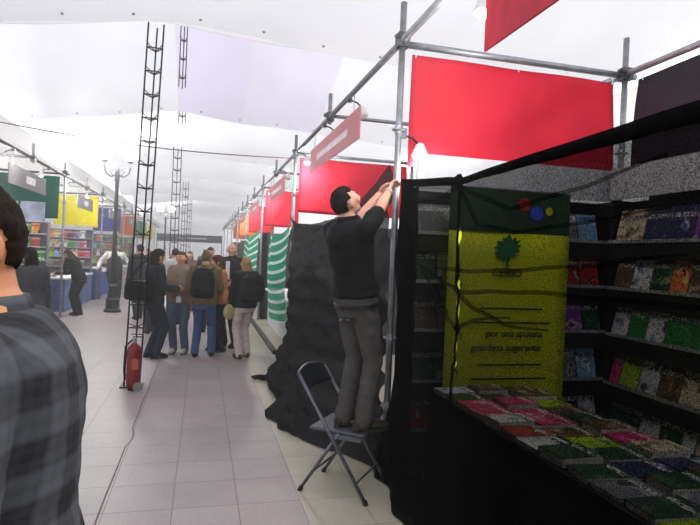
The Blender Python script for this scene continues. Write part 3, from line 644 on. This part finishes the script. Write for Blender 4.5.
MB().box((0, 0, .46), (.55, 1.1, .92)).build('body', mat('desk_blue', (36, 52, 120), .5), r, bevel=.01); MB().box((0, 0, .94), (.6, 1.15, .04)).build('top', white_board, r)
# posters over the first left rack
for k, c in enumerate(((230, 120, 140), (220, 225, 235), (200, 214, 235), (170, 180, 205))):
    o = MB().box((-5.15 + .53 * k, 13.52, 2.3), (.48, .012, .42)).build('poster', mat('poster_%d' % k, c, .5, 0, .35, 4)); tag(o, '%s poster over the first left book rack, %s from the left' % (['pink striped', 'white', 'pale blue', 'grey blue'][k], ORD[k]), 'poster')
for k in range(3):
    o = MB().box((-5.15 + .53 * k, 13.545, 2.3), (.03, .03, .44)).build('poster_clip', steel); o['label'] = 'steel clip strip behind the %s poster from the left' % ORD[k]; o['category'] = 'clip'
#@@PART3

# ------------------------------------------------------------ haze volume added to imitate the pale veil of lens glare
hz = bpy.data.materials.new('haze'); hz.use_nodes = True; n = hz.node_tree.nodes; l = hz.node_tree.links; n.remove(n['Principled BSDF'])
v = n.new('ShaderNodeVolumeScatter'); v.inputs['Color'].default_value = (1, 1, 1, 1); v.inputs['Density'].default_value = .019; v.inputs['Anisotropy'].default_value = .2
l.new(v.outputs[0], n['Material Output'].inputs['Volume'])
o = MB().box((-4.5, 24, 1.83), (11.4, 44, 3.6)).build('haze', hz); tag(o, 'thin haze volume added in the aisle, imitating the pale veil of lens glare', 'haze', kind='stuff')
# ------------------------------------------------------------ people
BS = bpy.data.scenes.new('bake_scene')
def bake(mb, voxel, smooth=4, name='m', wr=0, seed=0, fac=.5):
    me = mb.mesh('tmp'); o = bpy.data.objects.new('tmp', me); BS.collection.objects.link(o)
    q = o.modifiers.new('r', 'REMESH'); q.mode = 'VOXEL'; q.voxel_size = voxel; q.adaptivity = 0; q.use_smooth_shade = True
    if smooth: q = o.modifiers.new('s', 'SMOOTH'); q.factor = fac; q.iterations = smooth
    vl = BS.view_layers[0]; vl.update(); dg = vl.depsgraph; dg.update()
    out = bpy.data.meshes.new_from_object(o.evaluated_get(dg)); bpy.data.objects.remove(o); out.name = name
    if wr:
        NR = [v.normal.copy() for v in out.vertices]
        for v, nr in zip(out.vertices, NR):
            p = v.co.copy(); n = noise.noise(Vector((p.x * 7 + seed, p.y * 7, p.z * 16))) + .5 * noise.noise(Vector((p.x * 15, p.y * 15 + seed, p.z * 30)))
            v.co = p + nr * wr * n
    out.polygons.foreach_set('use_smooth', [True] * len(out.polygons)); return out
def link(name, me, m, parent):
    me.materials.clear(); me.materials.append(m); o = bpy.data.objects.new(name, me); S.collection.objects.link(o); o.parent = parent; return o
def ik(a, b, l1, l2, hint):
    a = Vector(a); b = Vector(b); d = b - a; L = min(d.length, (l1 + l2) * .998); d.normalize(); b = a + d * L
    x = (l1 * l1 - l2 * l2 + L * L) / (2 * L); h = sqrt(max(0, l1 * l1 - x * x)); w = Vector(hint) - d * Vector(hint).dot(d); w.normalize()
    return a + d * x + w * h, b
def cloth(nm, rgb, var=.15, scale=14, rough=.85, bump=.25): return mat('cloth_' + nm, rgb, rough, 0, var, scale, spec=.15, bump=bump)
def hand(mb, wrist, d, palm_n, side, curl, k):
    d = Vector(d).normalized(); s = d.cross(Vector(palm_n)).normalized(); n = s.cross(d).normalized()
    c = wrist + d * .045 * k
    M = Matrix((s, d, n)).transposed()
    mb.ball(c, (.038 * k, .05 * k, .016 * k), M); mb.ball(c + d * .02 * k, (.040 * k, .03 * k, .014 * k), M)
    for i, L in enumerate((.066, .076, .071, .056)):
        o = (i - 1.5) * .0195 * k * side; p = c + s * o + d * .038 * k; q = d.copy(); pts = [p]
        for j in range(3):
            a = curl * (.5 + .5 * j); dd = (d * cos(a) + n * sin(a)).normalized(); p = p + dd * L * k * (.45, .32, .23)[j]; pts.append(p)
        mb.limb(pts, [.0092 * k, .0088 * k, .0082 * k, .007 * k])
    t0 = c - s * .028 * k * side - d * .02 * k; t1 = t0 - s * .026 * k * side + d * .026 * k + n * .008 * k; t2 = t1 + d * .028 * k - s * .006 * k * side + n * .014 * k * min(1, curl + .3)
    mb.limb([t0, t1, t2], [.013 * k, .0105 * k, .0085 * k])
def human(label, loc, rz, H=1.72, lean=0, slean=0, rh=None, lh=None, rf=(.09, .02, 0), lf=(-.09, -.02, 0), head=(0, 0), top=('dark', (30, 30, 34)), legs=('jeans', (70, 90, 120)), shoe=('black', (30, 28, 28)),
          skinrgb=(206, 150, 124), hair=('short', (34, 26, 22)), sleeve='long', bulk=1, female=False, vox=.012, elbow=(None, None), toe=(0, 0), hipz=None, curl=.5, topmat=None, hem=-.1, palm=(None, None), torso_yaw=0, kneehint=(0, 1, 0)):
    k = H / 1.75; r = empty('person', loc, rz, label, 'person')
    hz = (hipz if hipz else .905) * k; P = Vector((0, 0, hz)); MT = Matrix.Rotation(radians(torso_yaw), 4, 'Z') @ Matrix.Rotation(radians(-lean), 4, 'X') @ Matrix.Rotation(radians(slean), 4, 'Y')
    T = lambda v: P + (MT @ (Vector(v) * k))
    sw = .185 if not female else .165
    shR, shL = T((sw, 0, .475)), T((-sw, 0, .475)); neck = T((0, .005, .53)); hipR, hipL = P + Vector((.088, 0, -.02)) * k, P + Vector((-.088, 0, -.02)) * k
    rh = Vector(rh) if rh else Vector((.25, .06, hz / k - .07)); lh = Vector(lh) if lh else Vector((-.25, .05, hz / k - .07))
    eR, wR = ik(shR, rh * k, .285 * k, .26 * k, elbow[0] or (.35, -1, -.4)); eL, wL = ik(shL, lh * k, .285 * k, .26 * k, elbow[1] or (-.35, -1, -.4))
    aR, aL = Vector(rf) * k + Vector((0, 0, .085 * k)), Vector(lf) * k + Vector((0, 0, .085 * k))
    kR, aR = ik(hipR, aR, .43 * k, .42 * k, kneehint); kL, aL = ik(hipL, aL, .43 * k, .42 * k, kneehint)
    def torso(mb, add, z0=-.12, z1=.6, flat=1):
        prof = [(-.14, .135, .10), (-.06, .165, .118), (.02, .168, .122), (.10, .155, .112), (.19, .14, .10), (.30, .152, .11), (.40, .172, .118), (.46, .175, .108), (.505, .135, .088), (.535, .08, .065), (.57, .056, .056), (.61, .052, .055)]
        if female: prof = [(z, a * (.93 if z > .1 else 1.02), b * .95) for z, a, b in prof]
        R = []
        for z, a, b in prof:
            if z0 <= z <= z1:
                R.append([T((0, 0, z)) + (MT.to_3x3() @ Vector(((a * bulk + add) * cos(t) * k, (b * bulk + add) * sin(t) * k, 0))) for t in [2 * pi * i / 24 for i in range(24)]])
        def shrink(Q, dz):
            c = sum(Q, Vector()) / len(Q); return [[c + (p - c) * f + MT.to_3x3() @ Vector((0, 0, dz * g)) for p in Q] for f, g in ((.8, .6), (.45, .9), (.12, 1))]
        R = shrink(R[0], -.02)[::-1] + R + shrink(R[-1], .015)
        mb.rings(R)
        if not female or True:
            mb.limb([T((-sw + .01, 0, .465)), T((sw - .01, 0, .465))], [(.052 + add * .8) * k] * 2)
    # body: one continuous mesh
    MH = MT @ Matrix.Rotation(radians(head[0]), 4, 'Z') @ Matrix.Rotation(radians(head[1]), 4, 'X')
    hb = neck + (MT @ Vector((0, .012, .055))) * k; hc = hb + (MH @ Vector((0, .018, .085))) * k; h3 = MH.to_3x3()
    Hd = lambda v: hc + h3 @ (Vector(v) * k)
    mb = MB(); torso(mb, 0)
    mb.limb([T((0, -.005, .50)), hb + h3 @ Vector((0, -.01, .03 * k))], [.062 * k, .056 * k])
    mb.ball(hc, Vector((.074, .092, .094)) * k, h3, 20, 14); mb.ball(Hd((0, .02, -.045)), Vector((.060, .070, .066)) * k, h3, 16, 12); mb.ball(Hd((0, .062, -.088)), Vector((.03, .028, .024)) * k, h3)
    mb.cone(Hd((0, .088, .012)), Hd((0, .110, -.026)), .010 * k, .0155 * k); mb.ball(Hd((.012, .098, -.03)), .009 * k); mb.ball(Hd((-.012, .098, -.03)), .009 * k)
    mb.limb([Hd((-.035, .078, .026)), Hd((0, .089, .024)), Hd((.035, .078, .026))], [.011 * k] * 3)
    mb.limb([Hd((-.02, .084, -.056)), Hd((0, .092, -.055)), Hd((.02, .084, -.056))], [.0065 * k, .009 * k, .0065 * k])
    for s in (-1, 1):
        mb.ball(Hd((s * .076, -.008, -.012)), Vector((.010, .02, .032)) * k, h3 @ Matrix.Rotation(radians(-12), 3, 'X'))
        mb.ball(Hd((s * .045, .062, -.02)), Vector((.026, .026, .026)) * k, h3)
    mb.limb([shR, eR, wR], [.05 * k, .040 * k, .026 * k]); mb.limb([shL, eL, wL], [.05 * k, .040 * k, .026 * k])
    mb.limb([eR, eR.lerp(wR, .3), wR], [.038 * k, .041 * k, .026 * k]); mb.limb([eL, eL.lerp(wL, .3), wL], [.038 * k, .041 * k, .026 * k])
    hand(mb, wR, (wR - eR), palm[0] or (-1, .3, 0), -1, curl, k); hand(mb, wL, (wL - eL), palm[1] or (1, .3, 0), 1, curl, k)
    for hp, kn, an in ((hipR, kR, aR), (hipL, kL, aL)):
        mb.limb([hp, hp.lerp(kn, .5), kn, kn.lerp(an, .35), an], [.088 * k, .075 * k, .054 * k, .056 * k, .038 * k]); mb.ball(an + Vector((0, .05, -.045)) * k, Vector((.036, .09, .03)) * k)
    link('body', bake(mb, vox * .8, 2, 'body'), mat('skin_%d_%d' % skinrgb[:2], skinrgb, .5, 0, .06, 12), r)
    for s in (-1, 1):
        e = MB(); e.ball(Hd((s * .032, .079, .008)), Vector((.014, .010, .0085)) * k, h3, 10, 8); eo = e.build('eye', mat('eye_white', (226, 220, 214), .3), r, True)
        e = MB(); e.ball(Hd((s * .032, .0865, .008)), .0055 * k, nu=8, nv=6); e.build('iris', mat('eye_iris', (40, 26, 18), .2), eo, True)
        e = MB(); e.limb([Hd((s * .016, .091, .027)), Hd((s * .05, .079, .028))], [.0042 * k, .003 * k]); e.build('eyebrow', cloth('hair_%d' % hair[1][0], hair[1], .3, 60), r, True)
    # trousers
    ta = .014; mb = MB(); torso(mb, ta, -.14, .04)
    fat = 1.0 if legs[0] != 'slim' else .88
    for hp, kn, an in ((hipR, kR, aR), (hipL, kL, aL)):
        mb.limb([hp, hp.lerp(kn, .5), kn, kn.lerp(an, .4), an + Vector((0, 0, -.02 * k))], [(.098) * k, .088 * k * fat, .070 * k * fat, .068 * k * fat, .064 * k * fat])
    link('trousers', bake(mb, vox, 5, 'trousers', .007, len(label) % 50), cloth('legs_%d_%d_%d' % legs[1], legs[1], .15, 25), r)
    # top
    add = .026 if sleeve != 'coat' else .03; mb = MB(); torso(mb, add, hem, .535)
    if hem < -.13:
        z = hem; mb.rings([[T((0, 0, zz)) + MT.to_3x3() @ Vector((a * cos(t) * k, b * sin(t) * k, 0)) for t in [2 * pi * i / 20 for i in range(20)]] for zz, a, b in ((hem, .19, .15), (-.05, .19, .145), (.1, .17, .13))])
    for sh, e, w in ((shR, eR, wR), (shL, eL, wL)):
        if sleeve == 'short': mb.limb([sh, sh.lerp(e, .45), sh.lerp(e, .80)], [.070 * k, .068 * k, .062 * k])
        elif sleeve != 'none': mb.limb([sh, e, w], [(.066 if sleeve == 'long' else .074) * k, (.056 if sleeve == 'long' else .064) * k, (.042 if sleeve == 'long' else .05) * k])
    link('jacket' if sleeve in ('long', 'coat') else 'shirt', bake(mb, vox, 4, 'top', .006, len(label) % 31), topmat or cloth('top_%d_%d_%d' % top[1], top[1], .15, 18), r)
    mb = MB(); mb.rings([[T((0, -.004, z)) + MT.to_3x3() @ Vector((a * cos(t) * k, a * sin(t) * k, 0)) for t in [2 * pi * i / 20 for i in range(20)]] for z, a in ((.525, .088), (.555, .070), (.572, .066))]); mb.build('collar', topmat or MATS['cloth_top_%d_%d_%d' % top[1]], r, True)
    # shoes
    sm = cloth('shoe_%d_%d' % shoe[1][:2], shoe[1], .15, 30, .55); sl = mat('shoe_sole', (34, 32, 30), .7)
    for an, tz in ((aR, toe[0]), (aL, toe[1])):
        q = Matrix.Rotation(radians(tz), 3, 'Z'); A = an - Vector((0, 0, .085 * k)); B = lambda x, y, z: A + q @ (Vector((x, y, z)) * k)
        mb = MB(); mb.ball(B(0, -.035, .045), (.040 * k, .045 * k, .042 * k), q); mb.limb([B(0, 0, .09), B(0, .05, .06), B(0, .13, .042)], [.046 * k, .043 * k, .036 * k]); mb.ball(B(0, .14, .038), (.046 * k, .062 * k, .034 * k), q); mb.limb([B(0, -.01, .06), B(0, -.005, .10)], [.044 * k, .042 * k])
        so = link('shoe', bake(mb, vox * .8, 2, 'shoe'), sm, r)
        R = []
        for z in (0, .022):
            R.append([B(.0 + (.044 if sin(t) > 0 else .038) * cos(t), .045 + (.16 if sin(t) > 0 else .125) * sin(t) , z) for t in [2 * pi * i / 24 for i in range(24)]])
        MB().rings(R).build('sole', sl, so)
        MB().tube([B(-.02, .055, .10), B(.02, .075, .094), B(-.02, .09, .086), B(.02, .105, .08)], .0035 * k, 6).build('lace', mat('shoe_lace', (120, 110, 96), .8), so)
    # hair
    hm = cloth('hair_%d' % hair[1][0], hair[1], .35, 60, .6, .6)
    def hf(q):
        f = q.y; lim = .30 if hair[0] != 'bald' else -.05
        j = .05 * noise.noise(q * 7)
        face = (f > .12 + j and q.z < .42 + .25 * (1 - f) + j) or (abs(q.x) > .62 and q.z < .12 + j and f > -.32 + j) or (hair[0] == 'bald' and q.z > -.05 + 0.0 and q.y > -.4) or (q.z < (-.58 + j if hair[0] in ('short', 'bald') else -.8)) 
        rough = 1 + .045 * noise.noise(q * 5) + .035 * noise.noise(q * 16)
        return q * (.80 if face else rough)
    mb = MB(); mb.ball(hc + h3 @ Vector((0, -.006, .008)) * k, Vector((.083, .102, .104) if hair[0] != 'curly' else (.10, .115, .118)) * k, h3, 56, 40, hf)
    if hair[0] in ('long', 'curly'):
        n = 9
        R = [[Hd((a * cos(t), y0 + b * sin(t), z)) for t in [2 * pi * i / 20 for i in range(20)]] for z, a, b, y0 in ((.03, .07, .06, -.03), (-.04, .088, .06, -.045), (-.12, .092, .05, -.06), (-.19, .085, .04, -.075), (-.25, .05, .025, -.08))]
        mb.rings(R)
    if hair[0] == 'bun': mb.ball(Hd((0, -.10, .06)), .04 * k)
    me = mb.mesh('hair') if hair[0] in ('short', 'bald') else bake(mb, .009, 1, 'hair', .006, 3); me.polygons.foreach_set('use_smooth', [True] * len(me.polygons)); link('hair', me, hm, r)
    r['J'] = 0; del r['J']
    return r, dict(T=T, k=k, MT=MT, Hd=Hd, h3=h3, wR=wR, wL=wL, eR=eR, eL=eL, neck=neck, P=P)
def backpack(root, J, rgb, label, w=.30, h=.42):
    r = empty('backpack', root.location + Matrix.Rotation(root.rotation_euler.z, 3, 'Z') @ J['T']((0, -.24, .05)), root.rotation_euler.z, label, 'backpack')
    m = cloth('bag_%d_%d_%d' % rgb, rgb, .2, 12); mb = MB()
    mb.rings([[Vector((a * (abs(cos(t)) ** .6) * (1 if cos(t) > 0 else -1), b * (abs(sin(t)) ** .6) * (1 if sin(t) > 0 else -1), z)) for t in [2 * pi * i / 24 for i in range(24)]] for z, a, b in ((0, w * .4, .07), (.03, w * .5, .10), (h * .5, w * .5, .11), (h * .85, w * .46, .09), (h, w * .3, .05))])
    link('pack_body', bake(mb, .012, 5, 'pack_body', .006), m, r)
    MB().ball((0, -.12, h * .32), (w * .38, .05, h * .24)).build('front_pocket', m, r, True)
    for s in (-1, 1): MB().tube([(s * .10, .07, h * .9), (s * .13, .14, h * 1.02), (s * .14, .25, h * 1.03), (s * .14, .34, h * .85), (s * .15, .30, h * .4), (s * .12, .09, h * .1)], .014, 8).build('shoulder_strap', m, r, True)
    MB().tube([(-.04, .03, h), (0, .03, h + .04), (.04, .03, h)], .007, 6).build('carry_handle', m, r, True); return r
def bag(loc, rz, rgb, label, w=.3, h=.24, d=.1, strap=None):
    r = empty('shoulder_bag', loc, rz, label, 'bag'); m = cloth('bag_%d_%d_%d' % rgb, rgb, .2, 12); mb = MB()
    mb.rings([[Vector((a * (abs(cos(t)) ** .6) * (1 if cos(t) > 0 else -1), b * (abs(sin(t)) ** .6) * (1 if sin(t) > 0 else -1), z)) for t in [2 * pi * i / 20 for i in range(20)]] for z, a, b in ((0, w * .42, d * .4), (.03, w * .5, d * .5), (h * .7, w * .48, d * .5), (h, w * .42, d * .3))])
    link('pouch', bake(mb, .010, 4, 'pouch', .005), m, r)
    if strap: MB().tube(strap, .012, 6).build('strap', m, r, True)
    else: MB().tube([(-w * .3, 0, h * .95), (-w * .2, 0, h + .12), (w * .2, 0, h + .12), (w * .3, 0, h * .95)], .008, 6).build('strap', m, r, True)
    return r
# the man on the chair
hx, hy, hrz = 1.0, 3.63, radians(-66)
Rm = Matrix.Rotation(-hrz, 3, 'Z')
def toL(x, y, z): return tuple((Rm @ Vector((x - hx, y - hy, z - .448))) / (1.66 / 1.75))
man, J = human('man in black shirt and grey trousers standing on the folding chair, reaching to the pole', (hx, hy, .448), hrz, 1.66, lean=-11, rh=toL(1.29, 3.83, 2.13), lh=toL(1.22, 3.92, 2.06), elbow=((.2, .0, -1), (-.4, .1, -1)),
    rf=(.075, .05, 0), lf=(-.10, .01, 0), toe=(-14, 4), head=(-4, 24), top=('black', (16, 17, 20)), legs=('grey', (70, 67, 65)), shoe=('brown', (50, 45, 36)), skinrgb=(214, 158, 134), hair=('short', (28, 22, 22)), sleeve='short', vox=.009, hipz=.935, bulk=1.02, curl=1.1,
    palm=((.3, .9, .2), (.6, .6, .2)), hem=-.04)
k = J['k']; T = J['T']
bm_ = mat('belt_leather', (20, 18, 18), .4)
MB().rings([[T((0, 0, z)) + J['MT'].to_3x3() @ Vector((.190 * cos(t) * k, .143 * sin(t) * k, 0)) for t in [2 * pi * i / 32 for i in range(32)]] for z in (-.062, -.03)]).build('belt', bm_, man)
tro = [c for c in man.children if c.name.startswith('trousers')][0]
bpy.context.view_layer.update()
for s in (-1, 1):
    hit, p, nr, ix = tro.closest_point_on_mesh(T((s * .075, -.25, -.14)))
    q = nr.to_track_quat('Y', 'Z'); o = MB().box((0, 0, 0), (.10, .008, .012)).build('pocket_flap', cloth('pocket_dark', (58, 55, 53)), man); o.location = p; o.rotation_euler = q.to_euler()
    MB().ball(p + nr * .006 + Vector((0, 0, -.012)), .006).build('button', steel, man)
wr = J['wR']; d = (J['wR'] - J['eR']).normalized(); MB().cyl(wr - d * .035, wr - d * .018, .031, .030, 16).build('wrist_watch', mat('watch_silver', (190, 190, 196), .3, .8), man)
# foreground passer-by in a plaid shirt
pm = bpy.data.materials.new('plaid_cloth'); pm.use_nodes = True; n = pm.node_tree.nodes; l = pm.node_tree.links; t = n.new('ShaderNodeTexCoord'); p = n['Principled BSDF']; prev = None
for dr, sc, wt in (('X', 3.4, .42), ('Z', 3.0, .42), ('X', 13.6, .08), ('Z', 12.0, .08)):
    w = n.new('ShaderNodeTexWave'); w.bands_direction = dr; w.inputs['Scale'].default_value = sc; w.inputs['Distortion'].default_value = .15; w.inputs['Detail'].default_value = 0
    l.new(t.outputs['Object'], w.inputs['Vector']); q = n.new('ShaderNodeMapRange'); q.inputs[1].default_value = .35; q.inputs[2].default_value = .65; l.new(w.outputs['Fac'], q.inputs[0])
    a = n.new('ShaderNodeMath'); a.operation = 'MULTIPLY_ADD'; a.inputs[1].default_value = wt; l.new(q.outputs[0], a.inputs[0]); a.inputs[2].default_value = 0
    if prev: l.new(prev.outputs[0], a.inputs[2])
    prev = a
r_ = n.new('ShaderNodeValToRGB'); e = r_.color_ramp.elements; e[0].position = .0; e[0].color = (*lin((27, 28, 32)), 1); e[1].position = 1.0; e[1].color = (*lin((88, 90, 96)), 1); l.new(prev.outputs[0], r_.inputs[0]); l.new(r_.outputs[0], p.inputs['Base Color']); p.inputs['Roughness'].default_value = .9
human('passer-by in grey and black plaid shirt, cut off by the left edge of the picture', (-.35, 1.17, 0), radians(100), 1.80, lean=3, lh=(-.27, .16, .86), rh=(.25, .1, .86), topmat=pm, legs=('dark', (44, 44, 50)), hair=('short', (40, 30, 24)), sleeve='coat', bulk=1.12, head=(40, 0), hem=-.2, skinrgb=(222, 150, 110), vox=.009, hipz=.89)
# woman and man at the left stall
human('person with dark hair in a grey coat walking just behind the plaid shirt', (-2.0, 7.6, 0), radians(40), 1.62, top=('grey', (74, 76, 78)), legs=('dk', (50, 50, 56)), hair=('long', (34, 28, 26)), sleeve='coat', female=True)
w1, J1 = human('woman in a black jacket with dark hair leaning over the left book counter', (-2.72, 14.2, 0), radians(62), 1.66, lean=26, rh=(.16, .50, 1.0), lh=(-.16, .5, 1.0), top=('black', (28, 28, 32)), legs=('black', (28, 28, 34)), hair=('long', (26, 20, 20)), sleeve='coat', female=True, head=(0, -20))
w2, J2 = human('man with white sleeves and a dark waistcoat standing behind the street lamp', (-2.25, 16.2, 0), radians(200), 1.8, top=('white', (214, 214, 216)), legs=('dk2', (40, 42, 50)), hair=('short', (30, 26, 24)), rh=(.42, .12, 1.02), lh=(-.42, .12, 1.02))
mb = MB(); T2 = J2['T']
R = [[T2((0, 0, z)) + Vector((a * cos(t), b * sin(t), 0)) for t in [2 * pi * i / 24 for i in range(24)]] for z, a, b in ((-.1, .21, .165), (.1, .20, .155), (.3, .195, .155), (.42, .185, .155), (.50, .15, .12))]
mb.rings(R).build('waistcoat', cloth('waistcoat', (56, 56, 58)), w2, True)
# the group standing in the aisle
a1, A1 = human('man in a dark jacket with a black shoulder bag, seen beside the nearest lattice mast', (-.66, 8.75, 0), radians(-62), 1.66, rh=(.16, .3, 1.08), lh=(-.2, .25, 1.0), top=('dkg', (44, 48, 52)), legs=('dkj', (48, 54, 64)), shoe=('black', (26, 26, 28)), hair=('curly', (44, 34, 32)), sleeve='coat', head=(10, -8))
bag((-.86, 8.58, .86), radians(-25), (26, 27, 30), 'large black shoulder bag on the back of the man beside the lattice mast', .42, .30, .18, [(-.12, 0, .28), (-.1, .05, .42), (.06, .14, .60), (.2, .2, .52), (.2, .22, .2)])
b1, B1 = human('woman wrapped in a beige shawl over grey blue jeans, with a badge', (-.29, 9.15, 0), radians(165), 1.64, rh=(.16, .22, 1.04), lh=(-.20, .08, .80), top=('beige', (136, 118, 104)), legs=('jn', (88, 98, 116)), shoe=('lt', (190, 186, 180)), hair=('long', (92, 70, 52)), sleeve='coat', female=True, head=(-20, 0))
mb = MB(); TB = B1['T']
R = [[TB((0, .01, z)) + Vector((a * cos(t) * (1 + .05 * sin(5 * t)), b * sin(t) * (1 + .05 * sin(4 * t)), .0)) for t in [2 * pi * i / 32 for i in range(32)]] for z, a, b in ((.08, .24, .19), (.2, .235, .185), (.35, .225, .17), (.45, .19, .15), (.53, .11, .11), (.57, .09, .095), (.58, .07, .075))]
mb.rings(R).build('shawl', cloth('shawl', (142, 124, 110), .2, 10), b1, True)
MB().box(TB((-.02, .21, .0)), (.07, .004, .09)).build('badge', white_board, b1)
MB().tube([TB((-.06, .1, .5)), TB((-.05, .19, .25)), TB((-.02, .212, .05))], .004, 6).build('lanyard', white_board, b1)
bag((.0, 8.98, .56), radians(10), (34, 34, 38), 'small dark bag held in the hand of the woman in the beige shawl', .14, .20, .07)
c1, C1 = human('man in an olive jacket and blue jeans with his back turned, wearing a black backpack', (.06, 8.85, 0), radians(-8), 1.66, rh=(.2, .28, 1.02), lh=(-.2, .24, 1.0), top=('ol', (112, 98, 62)), legs=('blue', (66, 90, 128)), shoe=('dk', (36, 38, 46)), hair=('short', (96, 84, 60)), sleeve='coat', rf=(.13, .06, 0), lf=(-.12, -.02, 0))
backpack(c1, C1, (26, 28, 32), 'black backpack worn by the man in the olive jacket', .34, .44)
c2, C2 = human('woman with brown hair and an orange brown top in the middle of the group', (.32, 9.3, 0), radians(100), 1.60, lean=5, rh=(.15, .28, 1.05), lh=(-.15, .28, 1.0), top=('orange', (186, 112, 66)), legs=('bk', (28, 28, 32)), hair=('curly', (80, 46, 36)), sleeve='long', female=True)
d1, D1 = human('tall balding man in a black jacket facing the group', (.50, 9.75, 0), radians(150), 1.84, rh=(.18, .2, .98), lh=(-.16, .24, 1.05), top=('bk2', (38, 36, 42)), legs=('bk3', (28, 28, 30)), shoe=('bk', (24, 24, 24)), hair=('bald', (120, 92, 76)), sleeve='coat', head=(15, -8))
MB().box(D1['T']((0, .155, .33)), (.07, .01, .3)).build('shirt_front', white_board, d1)
e1, E1 = human('blond woman in a black jacket, white trousers and brown boots with her back turned', (.66, 8.72, 0), radians(22), 1.60, rh=(.22, .12, .98), lh=(-.25, .1, .82), top=('bk4', (28, 29, 33)), legs=('wt', (206, 192, 188)), shoe=('br', (84, 60, 46)), hair=('long', (150, 120, 84)), sleeve='coat', female=True, rf=(.09, .05, 0), lf=(-.09, -.03, 0), bulk=1.05)
backpack(e1, E1, (24, 26, 30), 'black backpack worn by the blond woman in white trousers', .34, .42)
r = empty('hand_bag', (.42, 8.66, .60), radians(20), 'small straw coloured bag hanging from the hand of the blond woman', 'bag')
MB().ball((0, 0, .1), (.09, .03, .12)).build('pouch', cloth('straw', (176, 170, 116)), r, True); MB().tube([(-.04, 0, .2), (0, 0, .28), (.04, 0, .2)], .006, 6).build('strap', MATS['cloth_straw'], r)
# people farther off
FAR = [(.16, 11.8, 180, (60, 62, 68), 'short', (40, 32, 30), 1.75, 'man with dark hair behind the olive jacket, looking this way'), (-.55, 12.6, 0, (200, 198, 200), 'short', (60, 50, 44), 1.70, 'man in a pale top walking away beyond the beige shawl'),
       (-.9, 11.4, 20, (70, 74, 78), 'long', (50, 40, 34), 1.62, 'woman in a slate jacket beyond the nearest lattice mast'), (-1.35, 13.6, 30, (40, 44, 52), 'short', (34, 30, 28), 1.76, 'man in a navy jacket between the lamp post and the lattice mast'),
       (-.3, 15.5, 170, (120, 90, 80), 'long', (60, 44, 36), 1.64, 'woman in a brown top far behind the group'), (.75, 14.5, 10, (50, 50, 56), 'short', (40, 34, 32), 1.74, 'man in charcoal walking away by the farther striped net'),
       (-1.6, 18.5, 150, (70, 60, 66), 'long', (44, 34, 30), 1.66, 'woman in a plum jacket far off beyond the lamp post'), (.1, 20.5, 0, (90, 94, 104), 'short', (50, 44, 40), 1.72, 'man in a blue grey jacket in the far middle of the aisle'), (-1.0, 24, 180, (180, 60, 60), 'short', (40, 34, 30), 1.7, 'man in a faded red top in the far distance')]
for x, y, a, c, hr, hcol, h, lab in FAR:
    human(lab, (x, y, 0), radians(a), h, top=('f', c), legs=('f', (52, 56, 68)), hair=(hr, hcol), sleeve='coat', vox=.018, rf=(.09, .12, 0), lf=(-.09, -.12, 0), female=hr == 'long')

bpy.data.scenes.remove(BS)
